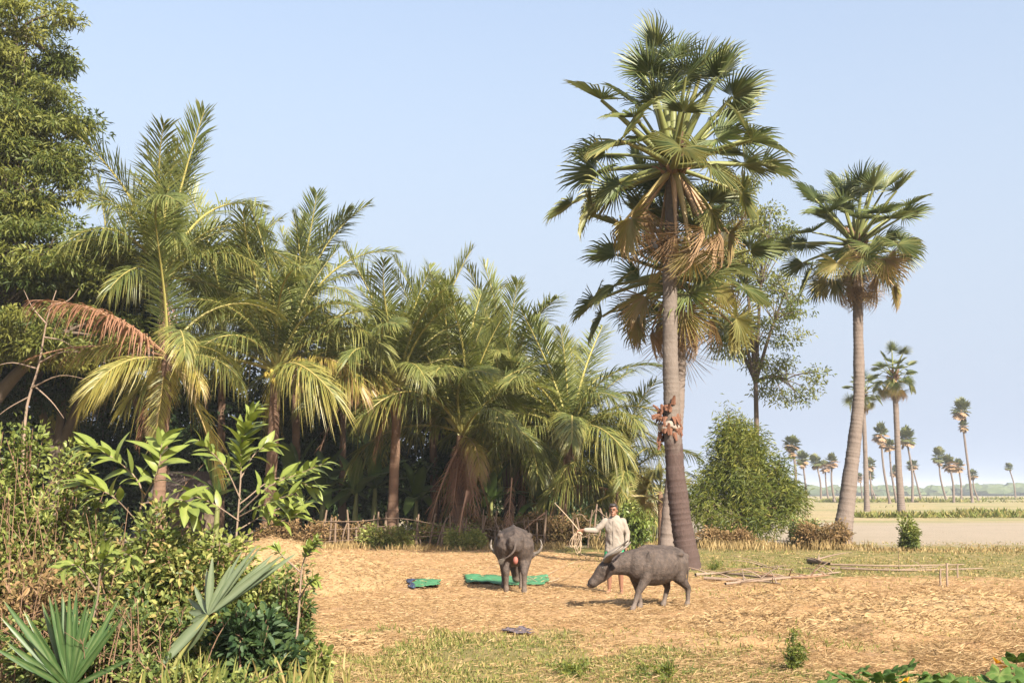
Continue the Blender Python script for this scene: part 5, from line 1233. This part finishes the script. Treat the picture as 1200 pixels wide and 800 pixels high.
def hand(Wp, fw, side, palm_n, curl):
    """palm, four unequal curled fingers and a thumb from the side of the palm"""
    fw, side, pn = unit(fw), unit(side), unit(palm_n); out = []
    c = Wp + fw * .05
    out.append(capped([Wp - side * .016, Wp + fw * .085 - side * .024], [.017, .014], 8)); out.append(capped([Wp + side * .016, Wp + fw * .085 + side * .024], [.017, .014], 8)); out.append(capped([Wp, Wp + fw * .088], [.017, .014], 8))
    for k, (o_, ln) in enumerate(((-.034, .072), (-.012, .082), (.011, .076), (.033, .06))):
        b = Wp + fw * .09 + side * o_; p = b + fw * ln * .42 + pn * curl * .012; q = p + (fw * math.cos(curl) + pn * math.sin(curl)) * ln * .36; e = q + (fw * math.cos(curl * 2.0) + pn * math.sin(curl * 2.0)) * ln * .3
        out.append(capped([b, p, q, e], [.0095, .009, .0085, .007], 8))
    b = Wp + fw * .03 - side * .03; p = b - side * .03 + fw * .025 + pn * .01; out.append(capped([b, p, p + fw * .03 + pn * .02 + side * .004], [.012, .0105, .0085], 8))
    return out
sk += hand(WR, (-.9, -.25, -.2), (0, -.5, .85), (0, -.5, -.8), 1.15) + hand(WL, (-.05, -.15, -1), (0, -1, .1), (-1, 0, 0), .5)
for sx, ky, fy in ((-1, -.03, .0), (1, .0, .05)):
    hip = np.array((sx * .085, 0, .86)); kn = np.array((sx * .105, ky, .46)); an = np.array((sx * .11, fy, .085))
    sk += [capped([hip, kn], [.088, .057], 12), capped([kn, kn * .6 + an * .4 + np.array((0, .012, 0)), an], [.054, .052, .034], 12), capped([an + (0, .02, -.045), an + (sx * .015, -.10, -.06), an + (sx * .025, -.17, -.068)], [.034, .030, .018], 10, ), ]
    for t in range(5): sk.append(capped([an + (sx * .025 + (t - 2) * .014, -.165, -.07), an + (sx * .028 + (t - 2) * .016, -.2 + abs(t - 1.2) * .008, -.074)], [.0095, .008], 7))
link('body', fuse('body', sk, .0075, 3, [M['skin']]), man)
# clothes follow the body a little outside it
shp = [capped_ell([(0, 0, .755), (0, .005, .84), (0, .005, .95), (0, .0, 1.08), (0, -.005, 1.22), (0, .0, 1.33), (0, .01, 1.392)], [(.19, .135), (.185, .132), (.175, .125), (.166, .118), (.186, .124), (.182, .112), (.105, .08)]),
       capped([SR + (.015, 0, -.022), ER], [.072, .058], 14), capped([ER, WR + (.03, .012, .004)], [.062, .046], 14), capped([SL + (-.015, 0, -.022), EL], [.072, .058], 14), capped([EL, WL + (0, .012, .04)], [.06, .046], 14)]
sm_ = fuse('shirt', shp, .011, 4, [M['shirt']])
V = np.empty(len(sm_.vertices) * 3); sm_.vertices.foreach_get('co', V); V = V.reshape(-1, 3)       # soft creases
w = (fbm(V[:, 0] * 13 + V[:, 2] * 5, V[:, 2] * 9 + V[:, 1] * 8, 3) - .47) * .05; nn = unit(V - np.stack([V[:, 0] * .2, V[:, 1] * 0, V[:, 2]], -1)); V += nn * w[:, None]; sm_.vertices.foreach_set('co', V.ravel()); sm_.update()
so = link('shirt', sm_, man)
col = fuse('collar', [capped([(.075 * math.cos(t), .008 + .062 * math.sin(t), 1.405 + .022 * math.sin(t)) for t in np.linspace(-1.1, 4.2, 12)], .017, 8)], .007, 2, [M['shirt']]); link('collar', col, so)
mb = MB(); mb.add(*box((0, -.128, 1.05), (.03, .006, .6))); link('button_placket', mb.mesh('button_placket', [M['shirt']]), so)
shp = [capped_ell([(0, 0, .66), (0, .0, .76), (0, .0, .88)], [(.18, .125), (.178, .122), (.165, .115)]), capped([(-.09, 0, .78), (-.11, -.025, .50)], [.108, .10], 14), capped([(.09, 0, .78), (.108, 0, .50)], [.108, .10], 14)]
link('shorts', fuse('shorts', shp, .011, 3, [M['shorts']]), man)
hs_ = [ellipsoid(HC + (0, .03, .045), (.086, .098, .09)), ellipsoid(HC + (0, -.03, .10), (.07, .07, .035)), ellipsoid(HC + (-.03, -.055, .092), (.04, .04, .025))]
hm = fuse('hair', hs_, .008, 2, [M['hair']]); V = np.empty(len(hm.vertices) * 3); hm.vertices.foreach_get('co', V); V = V.reshape(-1, 3); V += (np.stack([vnoise(V[:, 0] * 90, V[:, 2] * 90, 1), vnoise(V[:, 1] * 90, V[:, 2] * 90, 2), vnoise(V[:, 0] * 90, V[:, 1] * 90, 3)], -1) - .5) * .016; hm.vertices.foreach_set('co', V.ravel()); hm.update(); link('hair', hm, man)
for sx in (-1, 1):
    mb = MB(); V, Q, T = ellipsoid(HC + (sx * .031, -.083, .006), (.012, .007, .006), 8, 6); mb.add(V, Q); link('eye', mb.mesh('eye', [M['eye']], True), man)
    mb = MB(); V, F = tube([HC + (sx * .014, -.096, .030), HC + (sx * .034, -.094, .035), HC + (sx * .052, -.08, .028)], .005, 6); mb.add(V, F); link('eyebrow', mb.mesh('eyebrow', [M['hair']], True), man)

# rope coil and stick in his hand
Rz = np.array(Matrix.Rotation(R(-12), 3, 'Z')); hand_w = Rz @ (WR + np.array((-.10, -.04, -.03))) + np.array((mp_[0], mp_[1], hz(mp_)))
M['rope'] = plain_mat('pale_rope', (.42, .32, .22), (.3, .22, .15), 60, .9, .1, .5)
root = thing('rope_coil', 'pale rope coil hanging from the outstretched hand of the man', 'rope', hand_w); gg = np.random.default_rng(6)
for k in range(5):
    w_ = gg.uniform(.03, .12); h_ = gg.uniform(.26, .42); t = np.linspace(0, 6.283, 24); ang = gg.uniform(-.7, .7); sx = gg.normal(0, .05) - .04
    P = np.stack([(w_ * np.sin(t)) * math.cos(ang) + sx * (1 - np.cos(t)) * .5, (w_ * np.sin(t)) * math.sin(ang), -h_ * (1 - np.cos(t)) / 2], -1); mb = MB(); V, F = tube(P + gg.normal(0, .006, P.shape), .006, 6); mb.add(V, F); link('loop', mb.mesh('loop', [M['rope']], True), root)
st0 = hand_w + np.array((.08, -.02, -.05)); st1 = at(650, 589, 20.9) - 0; mb = MB(); V, F = tube(spline([st0 - hand_w, (st0 + st1) / 2 - hand_w + np.array((0, 0, .02)), st1 - hand_w], 8), np.linspace(.011, .006, 8), 6); mb.add(V, F)
tag(link('stick', mb.mesh('stick', [M['rope']], True), None, hand_w), 'thin stick held up in the outstretched hand of the man', 'stick')
P = [hand_w + (0, 0, -.38), gp(690, 668) + (0, .3, .25), gp(668, 662) + (0, 0, .04), gp(640, 676) + (0, 0, .03), gp(655, 679) + (0, 0, .03), gp(634, 684) + (0, 0, .03), gp(620, 684) + (0, .6, .10)]
P = [np.asarray(p, float) for p in P]; mb = MB(); V, F = tube(spline([p - P[2] for p in P], 60), .007, 6); mb.add(V, F); tag(link('tether_rope', mb.mesh('tether_rope', [M['rope']], True), None, P[2]), 'slack tether rope trailing over the straw from the man to the grazing buffalo', 'rope')

# ------------------------------------------------------------------ hazy air
mb = MB(); V, F = box((0, 1200, 10.5), (6400, 4000, 23)); mb.add(V, F)
m = NT('hazy_air'); pv = m.n('VolumePrincipled'); pv.inputs['Color'].default_value = (.80, .86, .93, 1); pv.inputs['Density'].default_value = .00034; pv.inputs['Anisotropy'].default_value = .0
m.t.links.new(pv.outputs[0], m.out.inputs['Volume'])
hb = link('haze', mb.mesh('haze', [m.m])); hb['kind'] = 'stuff'; hb['label'] = 'pale dusty haze hanging over the flat fields'; hb['category'] = 'haze'
